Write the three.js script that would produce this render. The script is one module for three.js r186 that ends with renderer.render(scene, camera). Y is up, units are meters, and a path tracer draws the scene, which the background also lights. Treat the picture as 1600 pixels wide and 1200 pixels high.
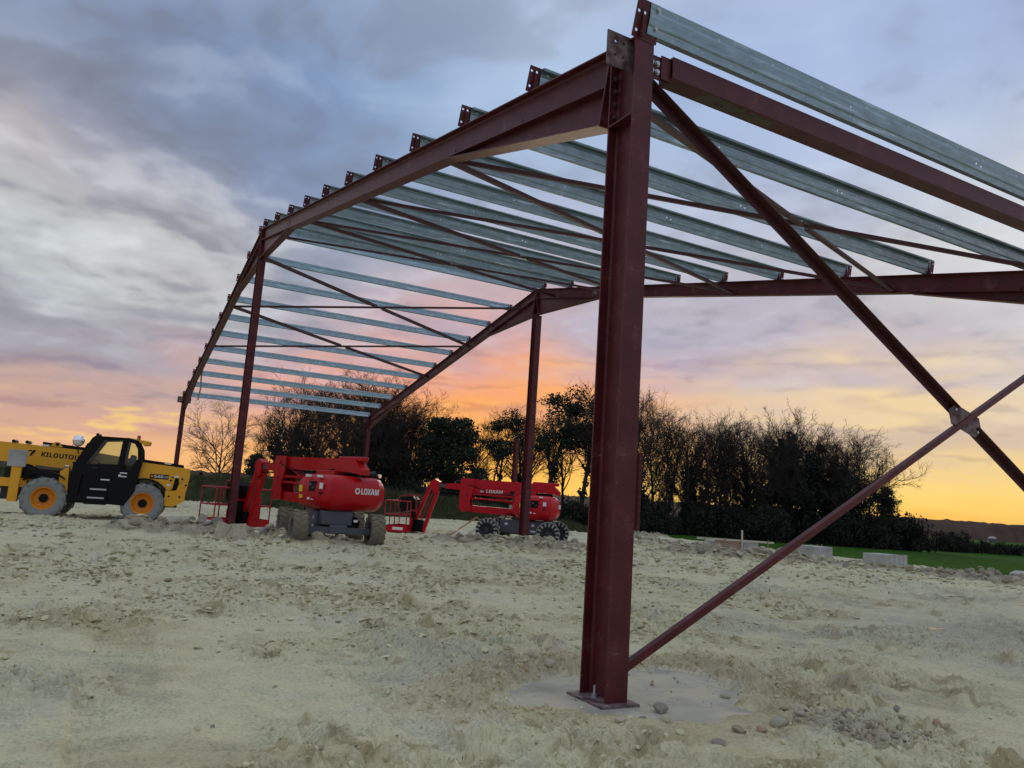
import * as THREE from 'three';
import { mergeGeometries, toCreasedNormals } from 'three/addons/utils/BufferGeometryUtils.js';
import { RoundedBoxGeometry } from 'three/addons/geometries/RoundedBoxGeometry.js';
import { TextGeometry } from 'three/addons/geometries/TextGeometry.js';
import { FontLoader } from 'three/addons/loaders/FontLoader.js';

// ------------------------------------------------------------------ camera, sky, sun, exposure
const scene = new THREE.Scene();
const camera = new THREE.PerspectiveCamera(53.447, 4 / 3, 0.1, 6000);
camera.position.set(-3.482, 1.4025, 4.587);
camera.rotation.order = 'YXZ';
camera.rotation.set(0.1496, -0.4939, 0.0666);

const renderer = new THREE.WebGLRenderer({ antialias: true });
renderer.toneMapping = THREE.LinearToneMapping;
renderer.toneMappingExposure = 1.1;
renderer.shadowMap.enabled = true;

// ---- noise
let seedState = 7;
const srand = (s) => { seedState = s >>> 0; };
const rnd = () => { seedState = (seedState + 0x6d2b79f5) >>> 0; let t = seedState; t = Math.imul(t ^ (t >>> 15), t | 1); t ^= t + Math.imul(t ^ (t >>> 7), t | 61); return ((t ^ (t >>> 14)) >>> 0) / 4294967296; };
const rr = (a, b) => a + (b - a) * rnd();
const PERM = new Uint8Array(512);
{ srand(1234); const p = [...Array(256).keys()]; for (let i = 255; i > 0; i--) { const j = Math.floor(rnd() * (i + 1)); [p[i], p[j]] = [p[j], p[i]]; } for (let i = 0; i < 512; i++) PERM[i] = p[i & 255]; }
const G2 = [...Array(16).keys()].map((i) => [Math.cos(i * Math.PI / 8), Math.sin(i * Math.PI / 8)]);
const fade = (t) => t * t * t * (t * (t * 6 - 15) + 10);
function perlin(x, y, per = 0) {                     // per: lattice period, for textures that tile
  let xi = Math.floor(x), yi = Math.floor(y); const fx = x - xi, fy = y - yi;
  let x1 = xi + 1, y1 = yi + 1;
  if (per) { xi = ((xi % per) + per) % per; x1 = ((x1 % per) + per) % per; yi = ((yi % per) + per) % per; y1 = ((y1 % per) + per) % per; }
  const g = (a, b, dx, dy) => { const q = G2[PERM[(PERM[a & 255] + b) & 255] & 15]; return q[0] * dx + q[1] * dy; };
  const u = fade(fx), v = fade(fy);
  const a = g(xi, yi, fx, fy), b = g(x1, yi, fx - 1, fy), c = g(xi, y1, fx, fy - 1), d = g(x1, y1, fx - 1, fy - 1);
  return 1.4 * (a + u * (b - a) + v * (c - a + u * (a - b - c + d)));
}
function worleyP(x, y, per) {                         // the same on a lattice that repeats
  const xi = Math.floor(x), yi = Math.floor(y); let best = 9, val = 0;
  for (let i = -1; i <= 1; i++) for (let j = -1; j <= 1; j++) { const cx = xi + i, cy = yi + j, mx = ((cx % per) + per) % per, my = ((cy % per) + per) % per, dx = cx + hash2(mx, my, 1) - x, dy = cy + hash2(mx, my, 2) - y, d = dx * dx + dy * dy; if (d < best) { best = d; val = hash2(mx, my, 3); } }
  return [Math.sqrt(best), val];
}
function fbm(x, y, oct = 4, per = 0) { let s = 0, a = 0.5, f = 1; for (let i = 0; i < oct; i++) { s += a * perlin(x * f + i * 17, y * f + i * 31, per * f); a *= 0.5; f *= 2; } return s; }
const hash2 = (i, j, k) => PERM[(PERM[(PERM[i & 255] + j) & 255] + k * 37) & 255] / 255;
function worley(x, y) {                              // [nearest distance, value of that cell]
  const xi = Math.floor(x), yi = Math.floor(y); let best = 9, val = 0;
  for (let i = -1; i <= 1; i++) for (let j = -1; j <= 1; j++) {
    const cx = xi + i, cy = yi + j, dx = cx + hash2(cx, cy, 1) - x, dy = cy + hash2(cx, cy, 2) - y, d = dx * dx + dy * dy;
    if (d < best) { best = d; val = hash2(cx, cy, 3); }
  }
  return [Math.sqrt(best), val];
}
const clamp = (x, a = 0, b = 1) => Math.min(b, Math.max(a, x));
const ss = (a, b, x) => { const t = clamp((x - a) / (b - a)); return t * t * (3 - 2 * t); };
const lin = (c) => { c /= 255; return c <= 0.04045 ? c / 12.92 : Math.pow((c + 0.055) / 1.055, 2.4); };

// ---- sky: sunset clouds by direction (azimuth from -z towards +x, elevation)
function makeSky() {
  const EL = [0, 2, 4, 6, 8, 10, 13, 17, 21, 26, 32, 45, 90];
  const ZEN = [[176, 190, 216], [202, 208, 220]];
  const TAB = {
    '-30': [[214, 160, 120], [205, 160, 130], [190, 155, 145], [172, 150, 156], [158, 150, 162], [160, 158, 168], [178, 180, 184], [170, 168, 176], [158, 160, 178], [140, 154, 188], [130, 154, 194]],
    '-6': [[222, 172, 130], [214, 168, 138], [196, 160, 146], [178, 156, 154], [158, 150, 158], [162, 164, 170], [186, 192, 194], [178, 180, 184], [172, 166, 174], [138, 154, 186], [128, 152, 192]],
    '0': [[232, 178, 126], [222, 172, 138], [200, 162, 148], [182, 158, 155], [164, 154, 162], [166, 166, 172], [188, 192, 192], [176, 176, 182], [146, 150, 170], [120, 136, 168], [122, 146, 188]],
    '6': [[240, 180, 112], [236, 178, 124], [214, 170, 146], [196, 164, 156], [176, 160, 166], [172, 168, 174], [184, 184, 188], [164, 166, 176], [136, 146, 170], [116, 138, 176], [116, 144, 186]],
    '12': [[246, 180, 98], [244, 176, 106], [236, 172, 132], [224, 168, 148], [206, 166, 164], [186, 166, 174], [170, 168, 180], [148, 156, 178], [126, 144, 180], [114, 142, 186], [114, 148, 194]],
    '18': [[250, 178, 84], [250, 172, 88], [246, 166, 100], [240, 164, 118], [226, 162, 138], [208, 164, 158], [186, 164, 176], [160, 162, 184], [128, 150, 190], [120, 152, 196], [124, 160, 206]],
    '28': [[255, 196, 88], [254, 186, 84], [250, 176, 86], [246, 170, 100], [238, 164, 118], [222, 162, 142], [200, 164, 168], [180, 172, 194], [160, 176, 210], [152, 182, 222], [158, 190, 230]],
    '38': [[255, 206, 104], [252, 198, 106], [248, 188, 116], [238, 184, 136], [222, 178, 154], [202, 172, 172], [182, 170, 182], [178, 178, 198], [170, 182, 212], [156, 182, 224], [146, 178, 226]],
    '48': [[250, 206, 104], [252, 212, 122], [230, 200, 146], [212, 186, 160], [222, 196, 164], [200, 182, 178], [182, 174, 188], [178, 178, 196], [174, 186, 214], [168, 188, 226], [152, 180, 228]],
    '56': [[244, 182, 84], [249, 209, 116], [228, 198, 148], [205, 183, 160], [232, 206, 160], [204, 186, 176], [190, 182, 188], [194, 192, 198], [188, 196, 210], [168, 188, 222], [150, 178, 225]],
    '63': [[240, 180, 88], [246, 206, 116], [231, 201, 146], [209, 187, 165], [224, 204, 174], [206, 194, 188], [198, 193, 195], [204, 202, 205], [200, 204, 210], [170, 188, 220], [148, 174, 225]],
    '95': [[226, 176, 110], [226, 184, 124], [218, 182, 142], [204, 178, 160], [192, 178, 172], [184, 178, 184], [182, 182, 192], [180, 186, 204], [172, 186, 214], [160, 182, 222], [150, 178, 224]],
    '150': [[150, 148, 166], [160, 156, 174], [166, 160, 178], [168, 164, 182], [172, 172, 190], [174, 176, 196], [176, 182, 202], [176, 186, 208], [174, 188, 212], [170, 186, 216], [168, 186, 218]],
    '250': [[150, 148, 166], [160, 156, 174], [166, 160, 178], [168, 164, 182], [172, 172, 190], [174, 176, 196], [176, 182, 202], [176, 186, 208], [174, 188, 212], [170, 186, 216], [168, 186, 218]],
  };
  const AZ = Object.keys(TAB).map(Number).sort((a, b) => a - b);
  const rows = AZ.map((a) => [...TAB[a], ...ZEN].map((c) => c.map(lin)));
  const cr = (p0, p1, p2, p3, t) => 0.5 * (2 * p1 + (p2 - p0) * t + (2 * p0 - 5 * p1 + 4 * p2 - p3) * t * t + (3 * p1 - p0 - 3 * p2 + p3) * t * t * t);
  const atEl = (row, el, out) => {
    el = clamp(el, 0, 89.9); let i = 0; while (EL[i + 1] <= el) i++;
    const t = (el - EL[i]) / (EL[i + 1] - EL[i]), a = row[Math.max(0, i - 1)], b = row[i], c = row[i + 1], d = row[Math.min(EL.length - 1, i + 2)];
    for (let k = 0; k < 3; k++) out[k] = Math.max(0, cr(a[k], b[k], c[k], d[k], t));
  };
  const W = 3072, H = 1536, data = new Float32Array(W * H * 4), c0 = [0, 0, 0], c1 = [0, 0, 0], n = AZ.length;
  const streakC = [240, 206, 128].map(lin), coolC = [206, 212, 216].map(lin), darkC = [122, 128, 150].map(lin);
  for (let j = 0; j < H; j++) {
    const el0 = ((j + 0.5) / H - 0.5) * 180, ce = Math.cos(el0 * Math.PI / 180), se = Math.sin(el0 * Math.PI / 180);
    for (let i = 0; i < W; i++) {
      const o = (j * W + i) * 4; data[o + 3] = 1;
      if (el0 < -4) { data[o] = 0.16; data[o + 1] = 0.15; data[o + 2] = 0.13; continue; }
      const phi = ((i + 0.5) / W - 0.5) * 2 * Math.PI, dx = Math.cos(phi) * ce, dz = Math.sin(phi) * ce;
      let az = Math.atan2(dx, -dz) * 180 / Math.PI;
      // clouds lie on a flat layer, so they crowd together towards the horizon
      const pl = 1 / (Math.max(0, se) + 0.10), px = dx * pl, pz = dz * pl;
      const w1 = fbm(px * 1.3 + 5, pz * 1.3 + 9, 4), w2 = fbm(px * 1.3 + 55, pz * 1.3 + 77, 4);
      const up = ss(1, 12, el0);
      az += w1 * 8 * (0.25 + up); const el = Math.max(0, el0 + w2 * (0.6 + 6.0 * up));
      if (az < -110) az += 360;
      let k = 0; while (k < n - 1 && AZ[k + 1] <= az) k++;
      let a0 = AZ[k], ra = rows[k], a1, rb;
      if (az < AZ[0]) { a0 = AZ[n - 1] - 360; ra = rows[n - 1]; a1 = AZ[0]; rb = rows[0]; }
      else if (k === n - 1) { a1 = AZ[0] + 360; rb = rows[0]; } else { a1 = AZ[k + 1]; rb = rows[k + 1]; }
      const t = ss(0, 1, (az - a0) / (a1 - a0));
      atEl(ra, el, c0); atEl(rb, el, c1);
      let r = c0[0] + (c1[0] - c0[0]) * t, g = c0[1] + (c1[1] - c0[1]) * t, b = c0[2] + (c1[2] - c0[2]) * t;
      // billows: brighter rims and darker bellies
      const q = fbm(px * 2.6 + w1 * 1.6 + 3, pz * 2.6 + w2 * 1.6, 5), q2 = fbm(px * 7 + w2, pz * 7 + w1, 4);
      const lump = (q * 0.8 + q2 * 0.34) * ss(2, 14, el0);
      const calm = 0.30 + 0.70 * ss(16, -2, Math.abs(((az + 180) % 360) - 180) * 0.5 - 0) ;
      const s = 1 + clamp(lump * 0.6, -0.22, 0.3) * calm;
      r *= s; g *= s; b *= s;
      const hi = ss(0.10, 0.5, q + 0.6 * q2) * ss(5, 12, el0) * 0.34 * (0.45 + 0.55 * calm) * (1 - 0.65 * ss(18, 25, el0)), lo = ss(0.04, 0.42, -q - 0.5 * q2) * ss(8, 14, el0) * 0.42 * (0.5 + 0.5 * calm);
      r += (coolC[0] - r) * hi; g += (coolC[1] - g) * hi; b += (coolC[2] - b) * hi;
      r += (darkC[0] - r) * lo; g += (darkC[1] - g) * lo; b += (darkC[2] - b) * lo;
      const gl = 0.30 * r + 0.55 * g + 0.15 * b, ds = 0.33 * ss(8, 18, el0); r += (gl - r) * ds; g += (gl - g) * ds; b += (gl - b) * ds;
      // thin bright streaks near the sunset horizon
      const sunward = ss(85, 35, Math.abs(az - 28));
      const st = fbm(az * 0.11 + 3.1, el0 * 1.35 + 0.35 * w1 * 6, 4) + 0.25 * fbm(az * 0.5, el0 * 3.2, 3);
      const sk = ss(0.13, 0.34, st) * ss(1.2, 2.6, el0) * ss(6.5, 4, el0) * sunward * (az < 14 ? 0.7 : 0.4);
      r += (streakC[0] * 1.05 - r) * sk; g += (streakC[1] - g) * sk; b += (streakC[2] * 0.8 - b) * sk;
      const dk = ss(0.10, 0.36, -st) * ss(1.5, 4, el0) * ss(14, 8, el0) * 0.25;
      r *= 1 - dk * 0.8; g *= 1 - dk * 0.8; b *= 1 - dk * 0.45;
      const rise = ss(-4, 0, el0);
      data[o] = r * rise + 0.16 * (1 - rise); data[o + 1] = g * rise + 0.15 * (1 - rise); data[o + 2] = b * rise + 0.13 * (1 - rise);
    }
  }
  const t = new THREE.DataTexture(data, W, H, THREE.RGBAFormat, THREE.FloatType);
  t.mapping = THREE.EquirectangularReflectionMapping; t.magFilter = THREE.LinearFilter; t.minFilter = THREE.LinearFilter; t.needsUpdate = true;
  return t;
}
scene.background = makeSky();
scene.environment = scene.background;

// the low sun, veiled by cloud, stands behind the wood
const sun = new THREE.DirectionalLight(new THREE.Color(1.0, 0.84, 0.62), 0.7);
{ const az = 33 * Math.PI / 180, el = 10 * Math.PI / 180; sun.position.set(Math.sin(az) * Math.cos(el) * 120, Math.sin(el) * 120, -Math.cos(az) * Math.cos(el) * 120); }
sun.castShadow = true; sun.shadow.radius = 32; sun.shadow.mapSize.set(2048, 2048);
Object.assign(sun.shadow.camera, { left: -60, right: 60, top: 40, bottom: -40, near: 1, far: 260 });
scene.add(sun, sun.target);

// ------------------------------------------------------------------ helpers
const V = (x, y, z) => new THREE.Vector3(x, y, z);
const used = {};
const numbered = (n) => { const k = used[n] = (used[n] ?? -1) + 1; return k ? n + '_' + String(k).padStart(3, '0') : n; };
function tag(o, label, category, group, kind) { if (label) o.userData.label = label; if (category) o.userData.category = category; if (group) o.userData.group = group; if (kind) o.userData.kind = kind; return o; }
function thing(name, label, category, pos = [0, 0, 0], turn = 0, group) { const o = new THREE.Group(); o.name = numbered(name); o.position.set(...pos); o.rotation.y = turn; scene.add(o); return tag(o, label, category, group); }
function structure(o) { o.userData.kind = 'structure'; return o; }

function boxUV(g) {                                   // uv in metres from the dominant axis of each face
  const p = g.attributes.position, n = g.attributes.normal, uv = new Float32Array(p.count * 2);
  for (let i = 0; i < p.count; i++) {
    const a = Math.abs(n.getX(i)), b = Math.abs(n.getY(i)), c = Math.abs(n.getZ(i)), x = p.getX(i), y = p.getY(i), z = p.getZ(i);
    if (a > b && a > c) { uv[2 * i] = y; uv[2 * i + 1] = z; } else if (b > c) { uv[2 * i] = x; uv[2 * i + 1] = z; } else { uv[2 * i] = x; uv[2 * i + 1] = y; }
  }
  g.setAttribute('uv', new THREE.BufferAttribute(uv, 2)); return g;
}
function join(geos) {
  geos = geos.flat(Infinity).map((g) => { const q = g.index ? g.toNonIndexed() : g; for (const k of Object.keys(q.attributes)) if (!['position', 'normal', 'uv'].includes(k)) q.deleteAttribute(k); if (!q.userData.uv || !q.attributes.uv) boxUV(q); return q; });
  return geos.length === 1 ? geos[0] : mergeGeometries(geos);
}
function mesh(name, geos, mat, parent = scene) {
  const m = new THREE.Mesh(join(Array.isArray(geos) ? geos : [geos]), mat); m.name = parent === scene ? numbered(name) : name;
  m.castShadow = m.receiveShadow = true; parent.add(m); return m;
}
function fromQuads(quads) {                            // quads of four corners, already turned outwards
  const pos = []; for (const [a, b, c, d] of quads) for (const v of [a, b, c, a, c, d]) pos.push(v.x, v.y, v.z);
  const g = new THREE.BufferGeometry(); g.setAttribute('position', new THREE.Float32BufferAttribute(pos, 3)); g.computeVertexNormals(); return g;
}
function hexa(c) {                                     // eight corners, index bits i j k
  const ctr = c.reduce((s, v) => s.add(v), V(0, 0, 0)).multiplyScalar(1 / 8);
  const F = [[0, 1, 3, 2], [4, 5, 7, 6], [0, 1, 5, 4], [2, 3, 7, 6], [0, 2, 6, 4], [1, 3, 7, 5]];
  return fromQuads(F.map((f) => { const q = f.map((i) => c[i]); const nn = q[1].clone().sub(q[0]).cross(q[2].clone().sub(q[0])); const m = q[0].clone().add(q[2]).multiplyScalar(0.5).sub(ctr); return nn.dot(m) < 0 ? [q[0], q[3], q[2], q[1]] : q; }));
}
const at = (O, A, B, D) => (a, b, d) => O.clone().addScaledVector(A, a).addScaledVector(B, b).addScaledVector(D, d);
function box(x0, x1, y0, y1, z0, z1) { const c = []; for (const x of [x0, x1]) for (const y of [y0, y1]) for (const z of [z0, z1]) c.push(V(x, y, z)); return hexa(c); }
function fbox(f, a0, a1, b0, b1, d0, d1) { const c = []; for (const a of [a0, a1]) for (const b of [b0, b1]) for (const d of [d0, d1]) c.push(f(a, b, d)); return hexa(c); }
function prism(pts, f, d0, d1) {                       // closed outline (a, b) drawn out along d
  const area = pts.reduce((s, p, i) => { const q = pts[(i + 1) % pts.length]; return s + p[0] * q[1] - q[0] * p[1]; }, 0);
  if (area < 0) pts = [...pts].reverse();
  const o = f(0, 0, 0), hand = f(1, 0, 0).sub(o).cross(f(0, 1, 0).sub(o)).dot(f(0, 0, 1).sub(o)) > 0, flip = hand === (d1 > d0);
  const tri = THREE.ShapeUtils.triangulateShape(pts.map((p) => new THREE.Vector2(p[0], p[1])), []);
  const pos = [], put = (a, b, c) => { for (const v of flip ? [a, b, c] : [a, c, b]) pos.push(v.x, v.y, v.z); };
  for (let i = 0; i < pts.length; i++) { const p = pts[i], q = pts[(i + 1) % pts.length], a = f(p[0], p[1], d0), b = f(q[0], q[1], d0), c = f(q[0], q[1], d1), d = f(p[0], p[1], d1); put(a, b, c); put(a, c, d); }
  for (const [i, j, k] of tri) { const P = (n, d) => f(pts[n][0], pts[n][1], d); put(P(k, d0), P(j, d0), P(i, d0)); put(P(i, d1), P(j, d1), P(k, d1)); }
  const g = new THREE.BufferGeometry(); g.setAttribute('position', new THREE.Float32BufferAttribute(pos, 3)); g.computeVertexNormals(); return g;
}
function bar(p, q, w, h, up = V(0, 1, 0)) {            // rectangular bar between two points
  const D = q.clone().sub(p), len = D.length(); D.normalize(); const A = D.clone().cross(up).normalize(), B = A.clone().cross(D).normalize();
  return fbox(at(p, A, B, D), -w / 2, w / 2, -h / 2, h / 2, 0, len);
}
function rod(p, q, r, n = 8, r2 = r) {                 // round bar between two points
  const D = q.clone().sub(p), g = new THREE.CylinderGeometry(r2, r, D.length(), n); g.translate(0, D.length() / 2, 0);
  g.applyQuaternion(new THREE.Quaternion().setFromUnitVectors(V(0, 1, 0), D.clone().normalize())); g.translate(p.x, p.y, p.z); return g;
}
function rbox(x0, x1, y0, y1, z0, z1, r = 0.03, seg = 2) { const g = new RoundedBoxGeometry(x1 - x0, y1 - y0, z1 - z0, seg, r); g.translate((x0 + x1) / 2, (y0 + y1) / 2, (z0 + z1) / 2); return g; }
const turned = (g, f) => { f(g); return g; };
const flatXY = (O = V(0, 0, 0)) => at(O, V(1, 0, 0), V(0, 1, 0), V(0, 0, 1));   // outline in x, y drawn out along z

// ---- materials
function tex(w, h, fn, srgb = true, rx = 1, ry = 1) {   // fn(u, v) -> [r, g, b] in 0..1 (linear value is converted when srgb)
  const d = new Uint8Array(w * h * 4);
  const enc = (x) => { x = clamp(x); return srgb ? (x <= 0.0031308 ? x * 12.92 : 1.055 * Math.pow(x, 1 / 2.4) - 0.055) : x; };
  for (let j = 0; j < h; j++) for (let i = 0; i < w; i++) { const c = fn((i + 0.5) / w, (j + 0.5) / h), o = (j * w + i) * 4; for (let k = 0; k < 3; k++) d[o + k] = enc(c[k]) * 255; d[o + 3] = 255; }
  const t = new THREE.DataTexture(d, w, h); t.wrapS = t.wrapT = THREE.RepeatWrapping; t.magFilter = THREE.LinearFilter; t.minFilter = THREE.LinearMipmapLinearFilter;
  if (srgb) t.colorSpace = THREE.SRGBColorSpace; t.repeat.set(rx, ry); t.needsUpdate = true; return t;
}
const std = (r, g, b, rough = 0.8, extra = {}) => { const m = new THREE.MeshStandardMaterial({ roughness: rough, metalness: 0, ...extra }); m.color.setRGB(r, g, b); return m; };
const steelMap = tex(512, 512, (u, v) => {              // red oxide primer: rubs, dust and dried mud
  const n = fbm(u * 6, v * 6, 5, 6), m = fbm(u * 3 + 9, v * 3 + 2, 4, 3), s = Math.abs(perlin(u * 6 + perlin(u * 6, v * 6, 6), v * 42, 6));
  const sc = Math.abs(perlin(u * 4 + 1.5 * perlin(u * 8, v * 8, 8), v * 4 + 1.5 * perlin(u * 8 + 3, v * 8, 8), 4));
  const dust = clamp(ss(0.15, 0.6, m + 0.5 * n) * 0.20 + ss(0.04, 0.0, s) * ss(0.0, 0.35, m) * 0.45 + ss(0.012, 0.0, sc) * ss(-0.1, 0.3, n) * 0.5), k = 0.9 + 0.45 * n;
  return [0.098 * k + dust * 0.26, 0.0145 * k + dust * 0.22, 0.0170 * k + dust * 0.20];
}, true, 0.7, 0.7);
const M = {
  steel: new THREE.MeshPhysicalMaterial({ map: steelMap, roughness: 0.45, metalness: 0.0, specularIntensity: 0.7 }),
  brace: std(0.062, 0.0135, 0.0155, 0.55),  // same primer as steel, darkened: shade on downward faces put into the colour
  steelDirty: (() => { const m = new THREE.MeshStandardMaterial({ roughness: 0.85 }); m.map = tex(256, 256, (u, v) => { const n = clamp(0.5 + fbm(u * 5, v * 5, 5, 5) * 1.6); return [0.07 + 0.16 * n, 0.035 + 0.14 * n, 0.035 + 0.14 * n]; }, true, 2.2, 2.2); return m; })(),
  galv: new THREE.MeshStandardMaterial({ roughness: 0.40, metalness: 0.65, map: tex(512, 512, (u, v) => {
    const a = fbm(u * 3, v * 42, 4, 3), b = fbm(u * 16, v * 16, 5, 16), st = ss(0.16, 0.5, fbm(u * 4 + 4, v * 20 + 7, 5, 4)), sp = ss(0.3, 0.5, fbm(u * 40, v * 24, 3, 8)), k = 0.78 + 0.18 * a + 0.30 * b + 0.6 * st + 0.4 * sp;
    return [0.365 * k + 0.03 * st, 0.49 * k, 0.535 * k];
  }, true, 0.31, 0.9) }),
  bolt: std(0.5, 0.52, 0.53, 0.35, { metalness: 0.8 }),
  darkBolt: std(0.09, 0.05, 0.05, 0.5),
  red: std(0.50, 0.006, 0.014, 0.32), redDull: std(0.38, 0.012, 0.02, 0.5), grey: std(0.075, 0.085, 0.10, 0.55), darkGrey: std(0.035, 0.037, 0.042, 0.6),
  black: (() => { const m = new THREE.MeshPhysicalMaterial({ roughness: 0.4, specularIntensity: 0.35 }); m.color.setRGB(0.005, 0.005, 0.006); return m; })(), white: std(0.78, 0.78, 0.78, 0.5), yellow: std(0.84, 0.41, 0.012, 0.38), orange: std(0.78, 0.27, 0.01, 0.4),
  stickerYellow: std(0.75, 0.58, 0.03, 0.5), amber: std(0.30, 0.10, 0.02, 0.3), chrome: std(0.85, 0.87, 0.9, 0.04, { metalness: 1 }),
  glass: (() => { const m = new THREE.MeshPhysicalMaterial({ roughness: 0.03, transmission: 1, thickness: 0, ior: 1.45 }); m.color.setRGB(0.90, 0.94, 0.82); return m; })(),
  tyreTan: std(0.185, 0.165, 0.115, 0.95), tyreGrey: std(0.26, 0.275, 0.255, 0.95), tyreBlack: std(0.03, 0.03, 0.03, 0.9),
  concrete: new THREE.MeshStandardMaterial({ roughness: 0.9, map: tex(512, 512, (u, v) => { const n = fbm(u * 4, v * 4, 6, 4), s = fbm(u * 30, v * 30, 3, 30), k = 0.40 + 0.16 * n + 0.08 * s; return [k, k * 0.985, k * 0.94]; }, true, 0.6, 0.6) }),
  timber: new THREE.MeshStandardMaterial({ roughness: 0.85, map: tex(256, 256, (u, v) => { const n = fbm(u * 2, v * 26, 4, 2), k = 0.9 + 0.5 * n; return [0.42 * k, 0.27 * k, 0.14 * k]; }, true, 1, 1) }),
  paleTimber: std(0.50, 0.46, 0.38, 0.85),
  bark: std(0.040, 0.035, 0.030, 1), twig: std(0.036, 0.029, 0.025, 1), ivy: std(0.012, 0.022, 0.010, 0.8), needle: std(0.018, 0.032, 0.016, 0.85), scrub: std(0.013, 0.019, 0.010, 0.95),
  webbing: std(0.33, 0.30, 0.22, 0.9),
};
const font = await new FontLoader().loadAsync('fonts/droid/droid_sans_bold.typeface.json');
function letters(str, size, depth, width) {            // raised letters, x to the right, centred
  const g = new TextGeometry(str, { font, size, depth, curveSegments: 4, bevelEnabled: false }); g.computeBoundingBox(); const b = g.boundingBox, w = b.max.x - b.min.x;
  g.translate(-(b.min.x + b.max.x) / 2, -size / 2, 0); if (width) g.scale(width / w, 1, 1); return g;
}

// ------------------------------------------------------------------ the building site ground
const L = 17.336, BAY = 9.11, HE = 5.15, HR = 8.537, COLD = 0.332, SL = Math.hypot(L, HR - HE), AL = Math.atan2(HR - HE, L);
// spoil heaps round the footings: from, to, height, width
const HEAPS = [
  [-2.4, -16.6, 0.2, -14.9, 0.26, 0.8], [0.2, -14.9, 2.0, -14.2, 0.22, 0.7], [2.2, -16.0, 3.4, -14.6, 0.07, 0.8],
  [6.4, -17.4, 9.0, -15.8, 0.19, 0.8], [8.4, -15.6, 10.8, -14.4, 0.13, 0.9], [7.4, -14.6, 9.4, -13.2, 0.16, 0.9],
  [12.8, -25.2, 14.2, -24.6, 0.75, 1.0],
  [12.8, -14.4, 16.0, -12.4, 0.25, 0.8], [16.8, -13.2, 18.2, -11.6, 0.18, 0.8], [18.9, -19.4, 21.0, -18.6, 0.20, 1.0], [21.0, -16.0, 23.5, -14.4, 0.13, 0.9],
  [19.0, -12.0, 22.6, -10.0, 0.20, 1.0], [23.6, -12.0, 26.8, -9.2, 0.26, 1.1], [19.0, -11.6, 22.6, -8.8, 0.16, 0.9], [22.8, -9.2, 27.5, -6.6, 0.18, 1.1],
  [25.8, -33.6, 27.6, -32.9, 0.24, 0.8], [20.5, -27.0, 22.4, -25.8, 0.18, 0.9], [15.5, -19.5, 17.2, -18.6, 0.12, 0.8],
  [-6.5, -20.6, -1.0, -19.2, 0.06, 0.6], [-14, -20, -7, -20, 0.10, 1.0],
];
const PUDDLES = [[12.6, -6.0, 0.42, 0.13], [13.3, -5.6, 0.36, 0.10], [11.8, -6.5, 0.26, 0.09], [14.3, -5.5, 0.4, 0.12], [13.6, -4.3, 0.5, 0.14], [7.5, -2.45, 0.34, 0.10], [7.15, -1.75, 0.3, 0.10], [8.6, -3.0, 0.28, 0.09], [9.6, -3.3, 0.3, 0.1]];
function heapAt(x, z) {
  let s = 0;
  for (const [ax, az, bx, bz, h, w] of HEAPS) {
    if (x < Math.min(ax, bx) - 3 * w || x > Math.max(ax, bx) + 3 * w || z < Math.min(az, bz) - 3 * w || z > Math.max(az, bz) + 3 * w) continue;
    const dx = bx - ax, dz = bz - az, t = clamp(((x - ax) * dx + (z - az) * dz) / (dx * dx + dz * dz)), d2 = ((x - ax - t * dx) ** 2 + (z - az - t * dz) ** 2) / (w * w);
    s = Math.max(s, h * Math.exp(-d2 * 1.4));
  }
  return s;
}
const padR = (x, z) => { const dx = (x - 0.42) / 1.12, dz = (z + 0.28) / 0.72, a = Math.atan2(dz, dx); return Math.hypot(dx, dz) * (1 + 0.10 * Math.sin(3 * a + 1) + 0.07 * Math.sin(5 * a + 2.2)) + 0.22 * fbm(x * 3 + 8, z * 3, 4); };
const TRACKS = [[-3.2, 1.2, 0.10, -1, 0.26], [-1.5, 1.0, 0.16, -1, 0.26], [-6, -4.2, 1, 0.05, 0.3], [-6, -6.0, 1, 0.02, 0.3], [2, -2.2, 1, -0.3, 0.28], [2, -4.0, 1, -0.32, 0.28], [-8, -9.5, 1, 0.06, 0.35], [-8, -11.8, 1, 0.10, 0.35]];
function roughMask(x, z) { return ss(-0.28, 0.30, perlin(x * 0.42 + 3.7, z * 0.42 + 1.9) + 0.5 * perlin(x * 1.1, z * 1.1) + 0.10); }
const soft = (n) => Math.sqrt(n * n + 0.012);
function baseHeight(x, z) {
  let y = -0.36 * ss(15, 25, x) * (1.0 + 0.0 * z) - 0.10 * ss(-14, -22, z) * ss(18, 14, x) * ss(2, 7, x) + 0.06 * fbm(x * 0.12 + 4, z * 0.12, 3) * ss(2, 8, Math.hypot(x, z));
  const E = Math.max(x - 29 + 1.3 * fbm(x * 0.3, z * 0.3, 3), Math.min(-38.5 - z, x - 19));
  return y - 1.3 * ss(0, 2.6, E);
}
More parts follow.
